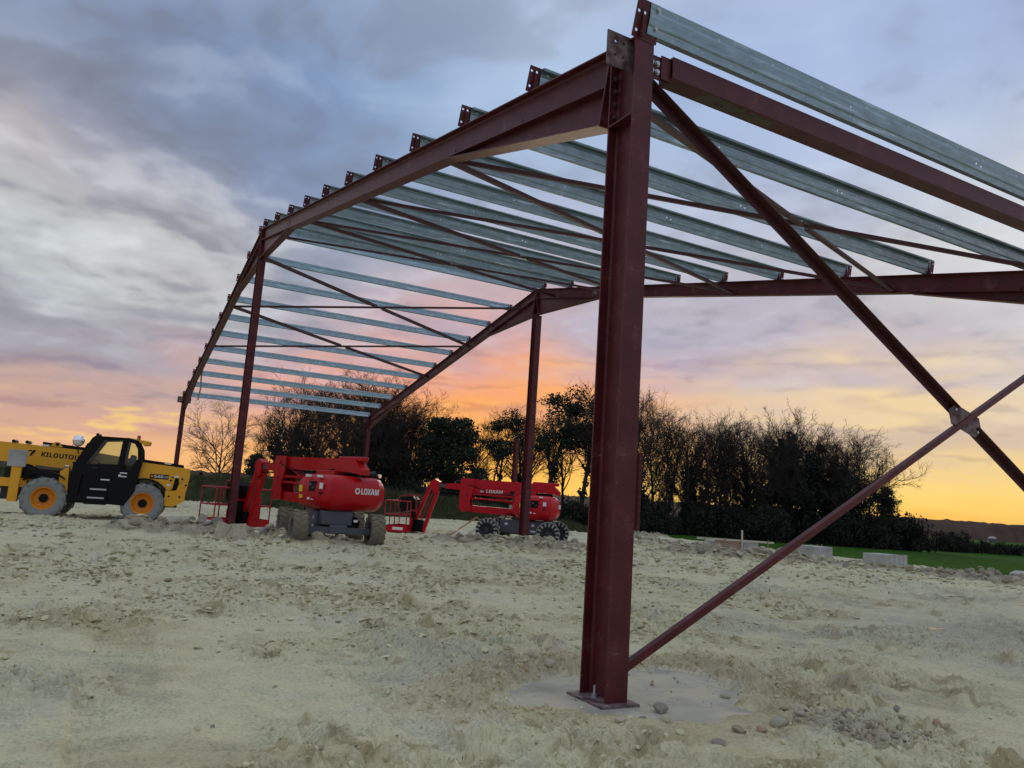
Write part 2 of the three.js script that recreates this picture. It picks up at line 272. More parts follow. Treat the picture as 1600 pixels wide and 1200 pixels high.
function ground(x, z, cell = 0.02) {
  let y = baseHeight(x, z);
  const hp = heapAt(x, z), far = Math.hypot(x + 3.5, z - 4.6);
  const rough = roughMask(x, z), amp = 0.22 + 1.25 * rough + 3.0 * Math.min(0.5, hp);
  const flat = ss(0.55, 1.05, padR(x, z));                    // 0 on the concrete
  let d = 0.040 * fbm(x * 0.9, z * 0.9, 3) * ss(1, 3, Math.hypot(x, z));
  // broken clods
  const wx = x + 0.13 * perlin(x * 3, z * 3) + 0.04 * perlin(x * 11, z * 11), wz = z + 0.13 * perlin(x * 3 + 40, z * 3) + 0.04 * perlin(x * 11 + 9, z * 11);
  const [f1, v1] = worley(wx * 3.1, wz * 3.1); const big = cell < 0.5 ? 1 : 0; d += big * amp * (0.030 * ss(0.60, 0.36, f1) * (v1 > 0.45 ? v1 : 0) + 0.070 * (Math.abs(perlin(wx * 2.3, wz * 2.3)) - 0.22) + 0.080 * (soft(perlin(wx * 4.9 + 3, wz * 4.9)) - 0.22));
  if (cell < 0.12) { const [f2, v2] = worley(wx * 8.5 + 7 + 0.3 * perlin(x * 26, z * 26), wz * 8.5 + 0.3 * perlin(x * 26 + 5, z * 26)); d += amp * (0.036 * Math.max(0, 0.55 - f2) * (v2 > 0.4 ? v2 : 0) + 0.050 * (soft(perlin(wx * 10.5 + 1, wz * 10.5)) - 0.22)); }
  if (cell < 0.05) { const [f3, v3] = worley(x * 21 + 3, z * 21); d += (0.22 + rough) * (0.010 * Math.max(0, 0.5 - f3) * v3 + 0.016 * (soft(perlin(wx * 23, wz * 23 + 4)) - 0.22)); }
  d += hp > 0.01 ? hp * (0.9 * fbm(x * 1.1, z * 1.1, 4) + 0.5 * (0.5 - worley(x * 2.2, z * 2.2)[0])) : 0;
  // cleat marks left by tracked machines
  for (const [ax, az, dx, dz, w] of TRACKS) {
    const l = Math.hypot(dx, dz), ux = dx / l, uz = dz / l, s = (x - ax) * ux + (z - az) * uz, o = -(x - ax) * uz + (z - az) * ux + 0.25 * Math.sin(s * 0.35);
    if (s < 0 || s > 14 || Math.abs(o) > w) continue;
    const k = ss(w, w - 0.06, Math.abs(o)) * ss(0, 0.6, s) * ss(14, 10, s) * (0.35 + 0.65 * ss(-0.25, 0.2, perlin(s * 0.6, o)));
    d += k * (-0.045 + 0.026 * Math.max(-0.3, Math.sin((s + 0.25 * Math.abs(o)) * 2 * Math.PI / 0.17)) - 0.4 * d);
  }
  // rim of dug-out clay round the footing
  const pr = padR(x, z), back = ss(0.75, -0.35, z + 0.1 * x - 0.35 * ss(0.6, 1.8, x));
  if (pr < 2) d += ss(0.86, 1.28, pr) * ss(1.85, 1.2, pr) * (0.012 + 0.070 * back * (0.7 + 0.8 * fbm(x * 4, z * 4, 3)));
  for (const [px, pz, a, b] of PUDDLES) { const q = ((x - px) / (a * 1.6)) ** 2 + ((z - pz) / (b * 3.0)) ** 2; if (q < 4) { const e = Math.exp(-q * 1.2); d = d * (1 - 0.9 * e) - 0.035 * e; } }
  return y + hp + d * flat - 0.05 * (1 - flat);
}
function gridLine(lo, f0, f1, hi, fine, grow, growLow) {
  const a = []; for (let x = f0; x < f1; x += fine) a.push(x);
  let s = fine, x = a[a.length - 1]; while (x < hi) { s *= grow; x += s; a.push(x); }
  s = fine; x = f0; const b = []; while (x > lo) { s *= growLow; x -= s; b.push(x); }
  return [...b.reverse(), ...a];
}
{
  const xs = gridLine(-60, -4.4, 2.8, 33, 0.016, 1.0085, 1.02), zs = gridLine(-56, -2.8, 2.3, 14, 0.016, 1.25, 1.0082);
  const nx = xs.length, nz = zs.length, pos = new Float32Array(nx * nz * 3), col = new Float32Array(nx * nz * 3), uv = new Float32Array(nx * nz * 2), idx = new Uint32Array((nx - 1) * (nz - 1) * 6);
  for (let j = 0; j < nz; j++) for (let i = 0; i < nx; i++) {
    const x = xs[i], z = zs[j], o = j * nx + i, cell = Math.max(i ? xs[i] - xs[i - 1] : 1, j ? zs[j] - zs[j - 1] : 1);
    pos[3 * o] = x; pos[3 * o + 1] = ground(x, z, cell); pos[3 * o + 2] = z; uv[2 * o] = x; uv[2 * o + 1] = z;
    const hp = heapAt(x, z), n1 = fbm(x * 0.5 + 20, z * 0.5, 4), n2 = fbm(x * 2.2, z * 2.2 + 9, 3);
    // pale dry clay, browner damp clay, grey stony patches, dark topsoil in the heaps
    let c = [0.655, 0.628, 0.405];
    const mixc = (d, k) => { k = clamp(k); c = c.map((v, q) => v + (d[q] - v) * k); };
    mixc([0.43, 0.365, 0.205], ss(0.05, 0.5, n1 + 0.5 * n2) * 0.5); mixc([0.38, 0.32, 0.175], ss(0.08, 0.32, fbm(x * 3.1 + 50, z * 3.1, 4) + 0.3 * n1) * ss(0.05, 0.6, roughMask(x, z)) * 0.8);
    mixc([0.64, 0.61, 0.455], ss(0.05, 0.4, -n1 + 0.4 * n2) * 0.6);
    const grey = ss(0.06, 0.4, fbm(x * 0.33 + 61, z * 0.33 + 12, 3) + 0.4 * n2) * 0.6 + Math.exp(-(((x - 8) / 3) ** 2 + ((z + 1.8) / 1.6) ** 2)) * 0.9 + Math.exp(-(((x - 13) / 3) ** 2 + ((z + 5) / 1.6) ** 2)) * 0.6 + Math.exp(-(((x - 1.3) / 0.45) ** 2 + ((z - 0.95) / 0.4) ** 2)) * 0.9;
    mixc([0.42, 0.42, 0.345], grey * 0.7);
    const pr = padR(x, z); mixc([0.46, 0.39, 0.235], ss(1.8, 1.1, pr) * ss(0.9, 1.0, pr) * 0.6);
    mixc([0.27, 0.238, 0.175], ss(0.02, 0.14, hp) * (0.75 + 0.6 * n2));
    mixc([0.19, 0.16, 0.12], ss(0.08, 0.3, hp) * ss(-0.05, 0.3, n2 + n1) * 0.6);
    mixc([0.10, 0.12, 0.05], ss(-0.35, -0.8, pos[3 * o + 1]));
    for (let q = 0; q < 3; q++) col[3 * o + q] = c[q];
  }
  let k = 0; for (let j = 0; j < nz - 1; j++) for (let i = 0; i < nx - 1; i++) { const a = j * nx + i, b = a + 1, c = a + nx, d = c + 1; idx[k++] = a; idx[k++] = c; idx[k++] = b; idx[k++] = b; idx[k++] = c; idx[k++] = d; }
  const g = new THREE.BufferGeometry(); g.setAttribute('position', new THREE.BufferAttribute(pos, 3)); g.setAttribute('color', new THREE.BufferAttribute(col, 3)); g.setAttribute('uv', new THREE.BufferAttribute(uv, 2)); g.setIndex(new THREE.BufferAttribute(idx, 1)); g.computeVertexNormals();
  const m = new THREE.MeshPhysicalMaterial({ vertexColors: true, roughness: 0.95, specularIntensity: 0.35 });
  m.map = tex(1024, 1024, (u, v) => { const n = fbm(u * 8, v * 8, 6, 8), s = fbm(u * 90, v * 90, 2, 90), p = ss(0.25, 0.5, fbm(u * 44 + 3, v * 44, 3, 44)), k = 0.95 + 0.30 * n + 0.40 * s - 0.08 * p; return [k, k * (1 - 0.05 * n), k * (1 - 0.12 * n)]; }, true, 0.45, 0.45);
  m.bumpMap = tex(1024, 1024, (u, v) => { let k = 0.5 + 0.55 * fbm(u * 16, v * 16, 6, 16); const wu = u + 0.006 * perlin(u * 40, v * 40, 40), wv = v + 0.006 * perlin(u * 40 + 9, v * 40, 40); const [a1, b1] = worleyP(wu * 13, wv * 13, 13), [a2, b2] = worleyP(wu * 29, wv * 29, 29); k = clamp(k + 0.16 * (0.5 - a1) * b1 + 0.12 * (0.5 - a2) * b2 + 0.10 * fbm(u * 80, v * 80, 3, 80)); return [k, k, k]; }, false, 0.7, 0.7); m.bumpScale = 0.055;
  const o = new THREE.Mesh(g, m); o.name = 'ground'; o.receiveShadow = o.castShadow = true; scene.add(structure(o));
}
const gy = (x, z) => ground(x, z, 0.03);

// concrete footing round the near column, its surface flush with the dirt
{
  const ring = [], N = 90; for (let i = 0; i < N; i++) { const a = i / N * 2 * Math.PI; let r = 0.4; while (r < 3 && padR(0.42 + r * Math.cos(a), -0.28 + r * Math.sin(a)) < 1.05) r += 0.01; ring.push([0.42 + r * Math.cos(a), -0.28 + r * Math.sin(a)]); }
  const pos = [], uv = [], idx = [], put = (x, z) => { const y = 0.004 + 0.006 * fbm(x * 3, z * 3, 3); pos.push(x, y, z); uv.push(x, z); };
  const RN = 24; for (let k = 0; k <= RN; k++) for (let i = 0; i < N; i++) { const t = k / RN; put(0.42 + (ring[i][0] - 0.42) * t, -0.28 + (ring[i][1] + 0.28) * t); }
  for (let k = 0; k < RN; k++) for (let i = 0; i < N; i++) { const a = k * N + i, b = k * N + (i + 1) % N; idx.push(a, b, a + N, b, b + N, a + N); }
  const g = new THREE.BufferGeometry(); g.setAttribute('position', new THREE.Float32BufferAttribute(pos, 3)); g.setAttribute('uv', new THREE.Float32BufferAttribute(uv, 2)); g.setIndex(idx); g.computeVertexNormals();
  const m = new THREE.MeshPhysicalMaterial({ roughness: 0.85, specularIntensity: 0.35 });
  m.map = tex(1024, 1024, (u, v) => {
    const n = fbm(u * 4 + 2, v * 4, 6, 4), s = fbm(u * 3 + 7, v * 9, 4, 3), mud = ss(-0.12, 0.3, n + 0.5 * fbm(u * 14, v * 14, 4, 14)), sp = ss(0.42, 0.55, fbm(u * 60, v * 60, 2, 60));
    const k = 0.43 + 0.18 * s + 0.14 * n; let c = [k, k * 0.97, k * 0.79]; c = c.map((q, i) => q + ([0.52, 0.475, 0.345][i] - q) * mud * 0.75); return c.map((q, i) => q + ([0.17, 0.14, 0.10][i] - q) * sp);
  }, true, 0.5, 0.5);
  m.bumpMap = m.map.clone(); m.bumpMap.colorSpace = THREE.NoColorSpace; m.bumpScale = 0.012;
  const o = new THREE.Mesh(g, m); o.name = 'concrete_footing'; o.receiveShadow = true; scene.add(o);
  tag(o, 'grey concrete footing flush with the dirt round the foot of the nearest column', 'footing');
}

// shallow water standing in the ruts
{
  const m = std(0.07, 0.065, 0.055, 0.06);
  PUDDLES.forEach(([x, z, a, b], i) => {
    const pts = []; for (let k = 0; k < 28; k++) { const t = k / 28 * 2 * Math.PI, r = 1 + 0.25 * Math.sin(2 * t + i) + 0.16 * Math.sin(5 * t + 2 * i); pts.push([a * 0.55 * r * Math.cos(t), b * 0.8 * r * Math.sin(t)]); }
    let y = 1e9; for (const [u, v] of [[0, 0], [a * 0.5, 0], [-a * 0.5, 0], [0, b], [0, -b]]) y = Math.min(y, gy(x + u, z + v));
    const g = prism(pts, (p, q, d) => V(p, d, q), 0, 0.01), o = mesh('puddle', g, m); o.position.set(x, y + 0.006, z);
    tag(o, 'shallow puddle in the churned clay on the right, reflecting the sunset sky', 'puddle', 'puddles in the ruts'); 
  });
}

// ------------------------------------------------------------------ field, hills, bank
{
  const pos = [], idx = [], col = [], uv = [], R = [18, 24, 30, 36, 42, 50, 58, 66, 76, 90, 110, 140, 200, 320, 600, 1200, 2600], N = 96;
  R.forEach((r) => { for (let i = 0; i <= N; i++) { const a = i / N * 2 * Math.PI, x = r * Math.sin(a), z = -r * Math.cos(a); pos.push(x, -0.42 - 0.7 * ss(57, 84, r) + 0.08 * fbm(x * 0.05, z * 0.05, 3) - (r > 300 ? 2 : 0), z); uv.push(x, z); const n = fbm(x * 0.03, z * 0.03, 4), s = Math.sin((x * 0.62 + z * 0.78) * 0.5) * 0.12; const k = 1 + 0.5 * n + s; col.push(0.042 * k * (1 + 0.5 * n), 0.112 * k, 0.016 * k); } });
  for (let j = 0; j < R.length - 1; j++) for (let i = 0; i < N; i++) { const a = j * (N + 1) + i, b = a + 1, c = a + N + 1, d = c + 1; idx.push(a, b, c, b, d, c); }
  const g = new THREE.BufferGeometry(); g.setAttribute('position', new THREE.Float32BufferAttribute(pos, 3)); g.setAttribute('color', new THREE.Float32BufferAttribute(col, 3)); g.setAttribute('uv', new THREE.Float32BufferAttribute(uv, 2)); g.setIndex(idx); g.computeVertexNormals();
  const m = new THREE.MeshPhysicalMaterial({ vertexColors: true, roughness: 1, specularIntensity: 0.05 });
  m.map = tex(512, 512, (u, v) => { const n = fbm(u * 20, v * 20, 5, 20), t = ss(0.2, 0.5, fbm(u * 3, v * 24, 3, 3)), k = 0.80 + 0.9 * n; return [k + 0.5 * t, k + 0.25 * t, k]; }, true, 0.11, 0.11);
  const o = new THREE.Mesh(g, m); o.name = 'field'; o.receiveShadow = true; scene.add(structure(o));
}
{ // low wooded hills all round the horizon
  const pos = [], idx = [], col = [], N = 1400, D = [420, 450, 490, 540, 600, 680, 800, 1000, 1300];
  D.forEach((r, j) => { for (let i = 0; i <= N; i++) {
    const a = i / N * 2 * Math.PI, x = r * Math.sin(a), z = -r * Math.cos(a), t = j / (D.length - 1), ii = i % N;
    const top = 8.2 + 2.0 * fbm(Math.cos(a) * 2 + 5, Math.sin(a) * 2, 3);
    const y = j === 0 ? -3.5 : -3 + (top + 3) * Math.pow(Math.sin(Math.min(1, t * 1.35) * Math.PI / 2), 1.2) + 1.6 * Math.abs(perlin(ii * 0.55, j * 7.3)) + 1.1 * hash2(ii, j, 5) - 1;
    pos.push(x, y, z); const n = fbm(ii * 0.05, j * 0.8, 3), k = 0.85 + 0.7 * n + 0.3 * hash2(ii, j, 9); col.push(0.060 * k, 0.042 * k, 0.034 * k);
  } });
  for (let j = 0; j < D.length - 1; j++) for (let i = 0; i < N; i++) { const a = j * (N + 1) + i, b = a + 1, c = a + N + 1, d = c + 1; idx.push(a, b, c, b, d, c); }
  const g = new THREE.BufferGeometry(); g.setAttribute('position', new THREE.Float32BufferAttribute(pos, 3)); g.setAttribute('color', new THREE.Float32BufferAttribute(col, 3)); g.setIndex(idx); g.computeVertexNormals();
  const o = new THREE.Mesh(g, new THREE.MeshPhysicalMaterial({ vertexColors: true, roughness: 1, specularIntensity: 0.02 })); o.name = 'hills'; scene.add(structure(o));
}
// rough grassy bank behind the machines, in line with the back of the site
const BANK = [[-30, -64, 1.3], [-10.5, -54.4, 1.1], [-4.2, -51, 1.2], [0.3, -47.3, 1.32], [5.5, -44.5, 1.5], [9.0, -42.7, 1.38], [12.5, -40.8, 1.2], [16.0, -38.9, 1.0], [19.6, -37.4, 0.5], [22.4, -36.4, 0.0], [25, -35.6, -0.5]];
const bankPoint = (s) => { const n = BANK.length - 1, k = clamp(s) * n, i = Math.min(n - 1, Math.floor(k)), t = k - i; return BANK[i].map((v, q) => v + (BANK[i + 1][q] - v) * t); };
const bankAt = (s, w) => { const [x, z, h] = bankPoint(s), nx = 0.48, nz = 0.877; const k = w < 0 ? ss(-3.2, 0, w) : ss(2.6, 0, w); return V(x + nx * w, -0.55 + (h + 0.55) * k + 0.16 * fbm((x + nx * w) * 0.9, (z + nz * w) * 0.9, 4) * (h > -0.3 ? 1 : 0), z + nz * w); };
{
  const pos = [], idx = [], col = [], NS = 320, NW = 26;
  for (let i = 0; i <= NS; i++) for (let j = 0; j <= NW; j++) { const p = bankAt(i / NS, -3.2 + 5.8 * j / NW); pos.push(p.x, p.y, p.z); const n = fbm(p.x * 0.7, p.z * 0.7 + p.y, 4), k = 1 + 0.9 * n; col.push(0.052 * k, 0.062 * k, 0.026 * k); }
  for (let i = 0; i < NS; i++) for (let j = 0; j < NW; j++) { const a = i * (NW + 1) + j, b = a + 1, c = a + NW + 1, d = c + 1; idx.push(a, b, c, b, d, c); }
  const g = new THREE.BufferGeometry(); g.setAttribute('position', new THREE.Float32BufferAttribute(pos, 3)); g.setAttribute('color', new THREE.Float32BufferAttribute(col, 3)); g.setIndex(idx); g.computeVertexNormals();
  const o = new THREE.Mesh(g, new THREE.MeshStandardMaterial({ vertexColors: true, roughness: 1 })); o.name = 'bank'; o.castShadow = o.receiveShadow = true; scene.add(structure(o));
}
function scatter(name, geo, mat, list) {               // list of [position, quaternion, scale]
  const im = new THREE.InstancedMesh(geo, mat, list.length), m4 = new THREE.Matrix4(); list.forEach(([p, q, s], i) => im.setMatrixAt(i, m4.compose(p, q, typeof s === 'number' ? V(s, s, s) : s)));
  im.name = numbered(name); im.castShadow = im.receiveShadow = true; im.userData.kind = 'stuff'; scene.add(im); return im;
}
const spin = () => new THREE.Quaternion().setFromEuler(new THREE.Euler(rr(0, 6.28), rr(0, 6.28), rr(0, 6.28)));
{ // grass standing on the bank
  srand(5); const pos = []; for (let i = 0; i < 9; i++) { const a = rr(0, 6.28), h = rr(0.16, 0.42), l = rr(0.02, 0.22), b = V(rr(-0.12, 0.12), 0, rr(-0.12, 0.12)), s = V(Math.cos(a + 1.57) * 0.012, 0, Math.sin(a + 1.57) * 0.012), t = b.clone().add(V(Math.cos(a) * l, h, Math.sin(a) * l)); for (const v of [b.clone().sub(s), b.clone().add(s), t]) pos.push(v.x, v.y, v.z); }
  const g = new THREE.BufferGeometry(); g.setAttribute('position', new THREE.Float32BufferAttribute(pos, 3)); g.computeVertexNormals();
  const list = []; for (let i = 0; i < 9000; i++) { const p = bankAt(rnd(), rr(-2, 2.6)); if (p.y < -0.5) continue; p.y -= 0.02; list.push([p, new THREE.Quaternion().setFromAxisAngle(V(0, 1, 0), rr(0, 6.28)), rr(0.6, 1.5)]); }
  tag(scatter('grass', g, std(0.075, 0.085, 0.035, 0.9, { side: THREE.DoubleSide }), list), 'rough dark grass on the bank behind the machines', 'grass');
}

// ---- stones and rubble
function rockGeo(s, flat = 0.7) {
  srand(s); const g = new THREE.IcosahedronGeometry(1, 1), p = g.attributes.position, o = [rr(0, 50), rr(0, 50)];
  const cuts = [...Array(5)].map(() => [V(rr(-1, 1), rr(-1, 1), rr(-1, 1)).normalize(), rr(0.55, 0.85)]);
  for (let i = 0; i < p.count; i++) { const v = V(p.getX(i), p.getY(i), p.getZ(i)); v.multiplyScalar(1 + 0.22 * perlin(v.x * 1.3 + o[0], v.y * 1.3 + v.z + o[1])); for (const [n, d] of cuts) { const e = v.dot(n) - d; if (e > 0) v.addScaledVector(n, -e); } p.setXYZ(i, v.x, v.y * flat, v.z); }
  g.deleteAttribute('uv'); g.computeVertexNormals(); return boxUV(g);
}
const rocks = [11, 12, 13, 14, 15, 16].map((s, i) => rockGeo(s, [0.7, 0.5, 0.8, 0.35, 0.6, 0.45][i]));
const stoneMat = (r, g, b) => { const m = new THREE.MeshStandardMaterial({ roughness: 0.92 }); m.color.setRGB(r, g, b); m.map = M.concrete.map.clone(); m.map.repeat.set(3, 3); m.color.multiplyScalar(2.2); return m; };
const stoneMats = [stoneMat(0.44, 0.425, 0.33), stoneMat(0.36, 0.315, 0.215), stoneMat(0.52, 0.48, 0.36), stoneMat(0.30, 0.285, 0.235), stoneMat(0.48, 0.35, 0.26)];
{
  srand(99); const lists = rocks.map(() => []), far = rocks.map(() => []);
  for (const [ax, az, bx, bz, h, w] of HEAPS) { if (h < 0.08) continue; const n = Math.round(150 * h / 0.3 * (Math.hypot(bx - ax, bz - az) + w) / 3); for (let i = 0; i < n; i++) { const t = rr(-0.1, 1.1), x = ax + (bx - ax) * t + w * 0.9 * (rnd() + rnd() - 1) * 1.2, z = az + (bz - az) * t + w * 0.9 * (rnd() + rnd() - 1) * 1.2, s = 0.02 + 0.15 * Math.pow(rnd(), 4.5); if (x > 28.5) continue; far[i % 6].push([V(x, ground(x, z, 0.1) + s * 0.15, z), spin(), s]); } }
  for (let i = 0; i < 2600; i++) { const x = rr(-4.5, 6), z = rr(-6, 2.3), s = 0.004 + 0.016 * Math.pow(rnd(), 4); if (rnd() > roughMask(x, z) * 0.8 + 0.25) continue; const y = padR(x, z) < 0.95 ? 0.006 : gy(x, z); lists[i % 6].push([V(x, y + s * 0.1, z), spin(), s]); }
  for (let i = 0; i < 1500; i++) { const x = rr(-14, 20), z = rr(-20, -5), s = 0.015 + 0.05 * Math.pow(rnd(), 4); lists[i % 6].push([V(x, ground(x, z, 0.1) + s * 0.1, z), spin(), s]); }
  for (let i = 0; i < 500; i++) { const x = 1.3 + 0.5 * (rnd() + rnd() - 1), z = 1.0 + 0.45 * (rnd() + rnd() - 1), s = 0.006 + 0.024 * Math.pow(rnd(), 2.5); lists[i % 6].push([V(x, gy(x, z) + s * 0.2, z), spin(), s]); }
  rocks.forEach((g, i) => { tag(scatter('rubble', g, stoneMats[[0, 1, 3, 0, 1, 3][i]], far[i]), 'loose rubble lying over the spoil heaps round the footings', 'rubble', 'rubble on the heaps'); tag(scatter('gravel', g, stoneMats[i % 4], lists[i]), 'gravel and crumbs of clay strewn over the site ground', 'gravel', 'gravel on the ground'); });
}
{ // flat broken clods of the same clay
  srand(404); const lists = [[], [], []];
  const crumbs = [[], []];
  for (let i = 0; i < 26000; i++) {                   // crumbs close by, in drifts and along the rim of the footing
    const rim = i % 7 === 0, a = rr(0, 6.283), q = rr(1.02, 1.7), x = rim ? 0.42 + 1.12 * q * Math.cos(a) : rr(-4.6, 4.0), z = rim ? -0.28 + 0.72 * q * Math.sin(a) : rr(-4.5, 2.25), pr = padR(x, z);
    if (pr < 0.97 ? rnd() > 0.02 : rim ? (pr > 1.6 || Math.sin(a) > 0.75) : rnd() > 0.03 + 1.1 * ss(0.30, 0.7, 0.5 + 0.9 * fbm(x * 1.7 + 30, z * 1.7, 4)) * roughMask(x, z)) continue;
    const s = 0.004 + 0.020 * Math.pow(rnd(), 4), y = pr < 0.97 ? 0.006 : ground(x, z, 0.02);
    crumbs[rim || rnd() < 0.3 ? 1 : 0].push([V(x, y + s * 0.15, z), spin(), V(s * rr(0.8, 1.4), s * rr(0.7, 1.0), s)]);
  }
  for (let i = 0; i < 60000; i++) {
    const near = i % 3, x = near ? rr(-7, 7) : rr(-11, 20), z = near ? rr(-9, -1.2) : rr(-19, -7); if (rnd() > 0.05 + 0.6 * roughMask(x, z) || padR(x, z) < 1.2 || rnd() > ss(0, -6, z)) continue;
    const s = (near ? 0.010 : 0.022) + (near ? 0.034 : 0.075) * Math.pow(rnd(), 3), y = ground(x, z, near ? 0.02 : 0.1);
    lists[i % 3 ? (i >> 2) % 2 : 2].push([V(x, y + s * 0.06, z), new THREE.Quaternion().setFromEuler(new THREE.Euler(rr(-0.35, 0.35), rr(0, 6.28), rr(-0.35, 0.35))), V(s * rr(0.8, 1.6), s * rr(0.5, 1.1), s)]);
  }
  const cm = [[0.60, 0.59, 0.385], [0.42, 0.375, 0.22], [0.53, 0.51, 0.33]].map((c) => { const m = new THREE.MeshPhysicalMaterial({ roughness: 0.95, specularIntensity: 0.35 }); m.color.setRGB(...c); return m; });
  const crumbGeo = rockGeo(77, 0.85), dim = new THREE.MeshPhysicalMaterial({ roughness: 0.95, specularIntensity: 0.3 }); dim.color.setRGB(0.52, 0.46, 0.285);
  crumbs.forEach((l, i) => tag(scatter('clod', crumbGeo, i ? dim : cm[0], l), 'crumbs of clay in drifts near the footing of the nearest column', 'clods', 'clods on the ground'));
  [rocks[3], rocks[5], rocks[1]].forEach((g, i) => tag(scatter('clod', g, cm[i], lists[i]), 'flat broken clods of pale clay covering the churned site ground', 'clods', 'clods on the ground'));
}
{ // stones that can be picked out one by one: x, z, size, kind of rock, colour, label
  const S = [
    [0.22, 0.22, 0.062, 0, 3, 'pointed grey stone standing on the front edge of the concrete footing'], [0.07, 0.44, 0.043, 2, 2, 'small rounded pale stone just in front of the pointed stone'],
    [0.81, 0.73, 0.062, 2, 0, 'largest grey stone, blocky, on the gravel patch at lower right'], [0.58, 0.80, 0.042, 0, 4, 'pinkish stone left of the blocky grey stone'],
    [0.10, 0.90, 0.045, 3, 3, 'flat dark stone at the bottom below the footing'], [-0.28, 0.42, 0.036, 4, 2, 'small pale stone at the bottom left of the column base'],
    [0.02, -0.96, 0.05, 2, 2, 'round tan stone on the clay rim behind the column on the left'], [0.42, 0.76, 0.05, 1, 1, 'brown flattened stone beside the pinkish stone'],
    [1.02, 0.02, 0.045, 5, 0, 'flat greenish grey stone lying on the right half of the footing'], [-0.02, 0.32, 0.024, 0, 3, 'small dark stone in front of the base plate'],
  ];
  for (const [x, z, s, k, c, label] of S) { const o = mesh('stone', rocks[k].clone(), stoneMats[c]); o.geometry.userData.uv = true; o.scale.setScalar(s); o.rotation.set(0, x * 7, 0.2); o.position.set(x, (padR(x, z) < 0.95 ? 0.006 : gy(x, z)) + s * 0.3, z); tag(o, label, 'stone'); }
  srand(31); for (let i = 0; i < 26; i++) { const x = rr(0.95, 2.0), z = rr(0.5, 1.3), s = rr(0.018, 0.045), o = mesh('stone', rocks[i % 6].clone(), stoneMats[i % 5]); o.scale.setScalar(s); o.rotation.set(rr(0, 6), rr(0, 6), 0); o.position.set(x, gy(x, z) + s * 0.3, z); tag(o, 'loose stone of the grey gravel patch at the lower right', 'stone', 'loose stones of the gravel patch'); }
}

// ------------------------------------------------------------------ steel frame of the hall
// slope coordinates: t up (near) or down (far) the slope from the eave / ridge, n square to it, x along the hall
const nearF = at(V(0, HE, 0), V(0, Math.sin(AL), -Math.cos(AL)), V(0, Math.cos(AL), Math.sin(AL)), V(1, 0, 0));
const farF = at(V(0, HR, -L), V(0, -Math.sin(AL), -Math.cos(AL)), V(0, Math.cos(AL), -Math.sin(AL)), V(1, 0, 0));
function iProfile(h, b, tf, tw, r) {                   // I-section outline, a along the depth, c across
  const q = []; const H = h / 2, B = b / 2, w = tw / 2, fil = (sx, sy) => { const o = []; for (let i = 0; i <= 4; i++) { const t = i / 4 * Math.PI / 2; o.push([sx * (H - tf - r + r * Math.sin(t)), sy * (w + r - r * Math.cos(t))]); } return o; };
  q.push([-H, -B], [-H, B], [-H + tf, B]); q.push(...fil(-1, 1).reverse()); q.push(...fil(1, 1)); q.push([H - tf, B], [H, B], [H, -B], [H - tf, -B]); q.push(...fil(1, -1).reverse()); q.push(...fil(-1, -1)); q.push([-H + tf, -B]);
  return q;
}
const PROF = iProfile(0.332, 0.187, 0.0145, 0.010, 0.022);
const boltGeo = (p, n, r = 0.016, h = 0.016) => rod(p, p.clone().addScaledVector(n, h), r, 6);

const frame = thing('steel_hall_frame', 'tall dark red steel portal frame with galvanised roof purlins standing over the whole site', 'steel frame', [0, 0, 0]);

function makeColumn(parent, x, z, y0, top0, top1, name = 'column') {   // top0, top1: heights of the top at the front (+z) and back flange
  const f = at(V(x, 0, z), V(0, 0, -1), V(1, 0, 0), V(0, 1, 0));
  const g = prism(PROF, f, y0, Math.min(top0, top1)), extra = [];
  const m = mesh(name, [g, ...extra], M.steel, parent);
  mesh('base_plate', [fbox(at(V(x, y0, z), V(1, 0, 0), V(0, 1, 0), V(0, 0, 1)), -0.175, 0.155, 0.0, 0.02, -0.215, 0.235)], M.steelDirty, m);
  for (const s of [-1, 1]) { const p = V(x + s * 0.06, y0 + 0.02, z - 0.02); mesh('anchor_bolt', [rod(p, p.clone().add(V(0, 0.085, 0)), 0.012, 8), rod(p.clone().add(V(0, 0.006, 0)), p.clone().add(V(0, 0.028, 0)), 0.024, 6), rod(p, p.clone().add(V(0, 0.005, 0)), 0.036, 10)], M.bolt, m); }
  return m;
}
const plateXY = (x0, x1, y0, y1, z, t = 0.012) => box(x0, x1, y0, y1, z - t / 2, z + t / 2);
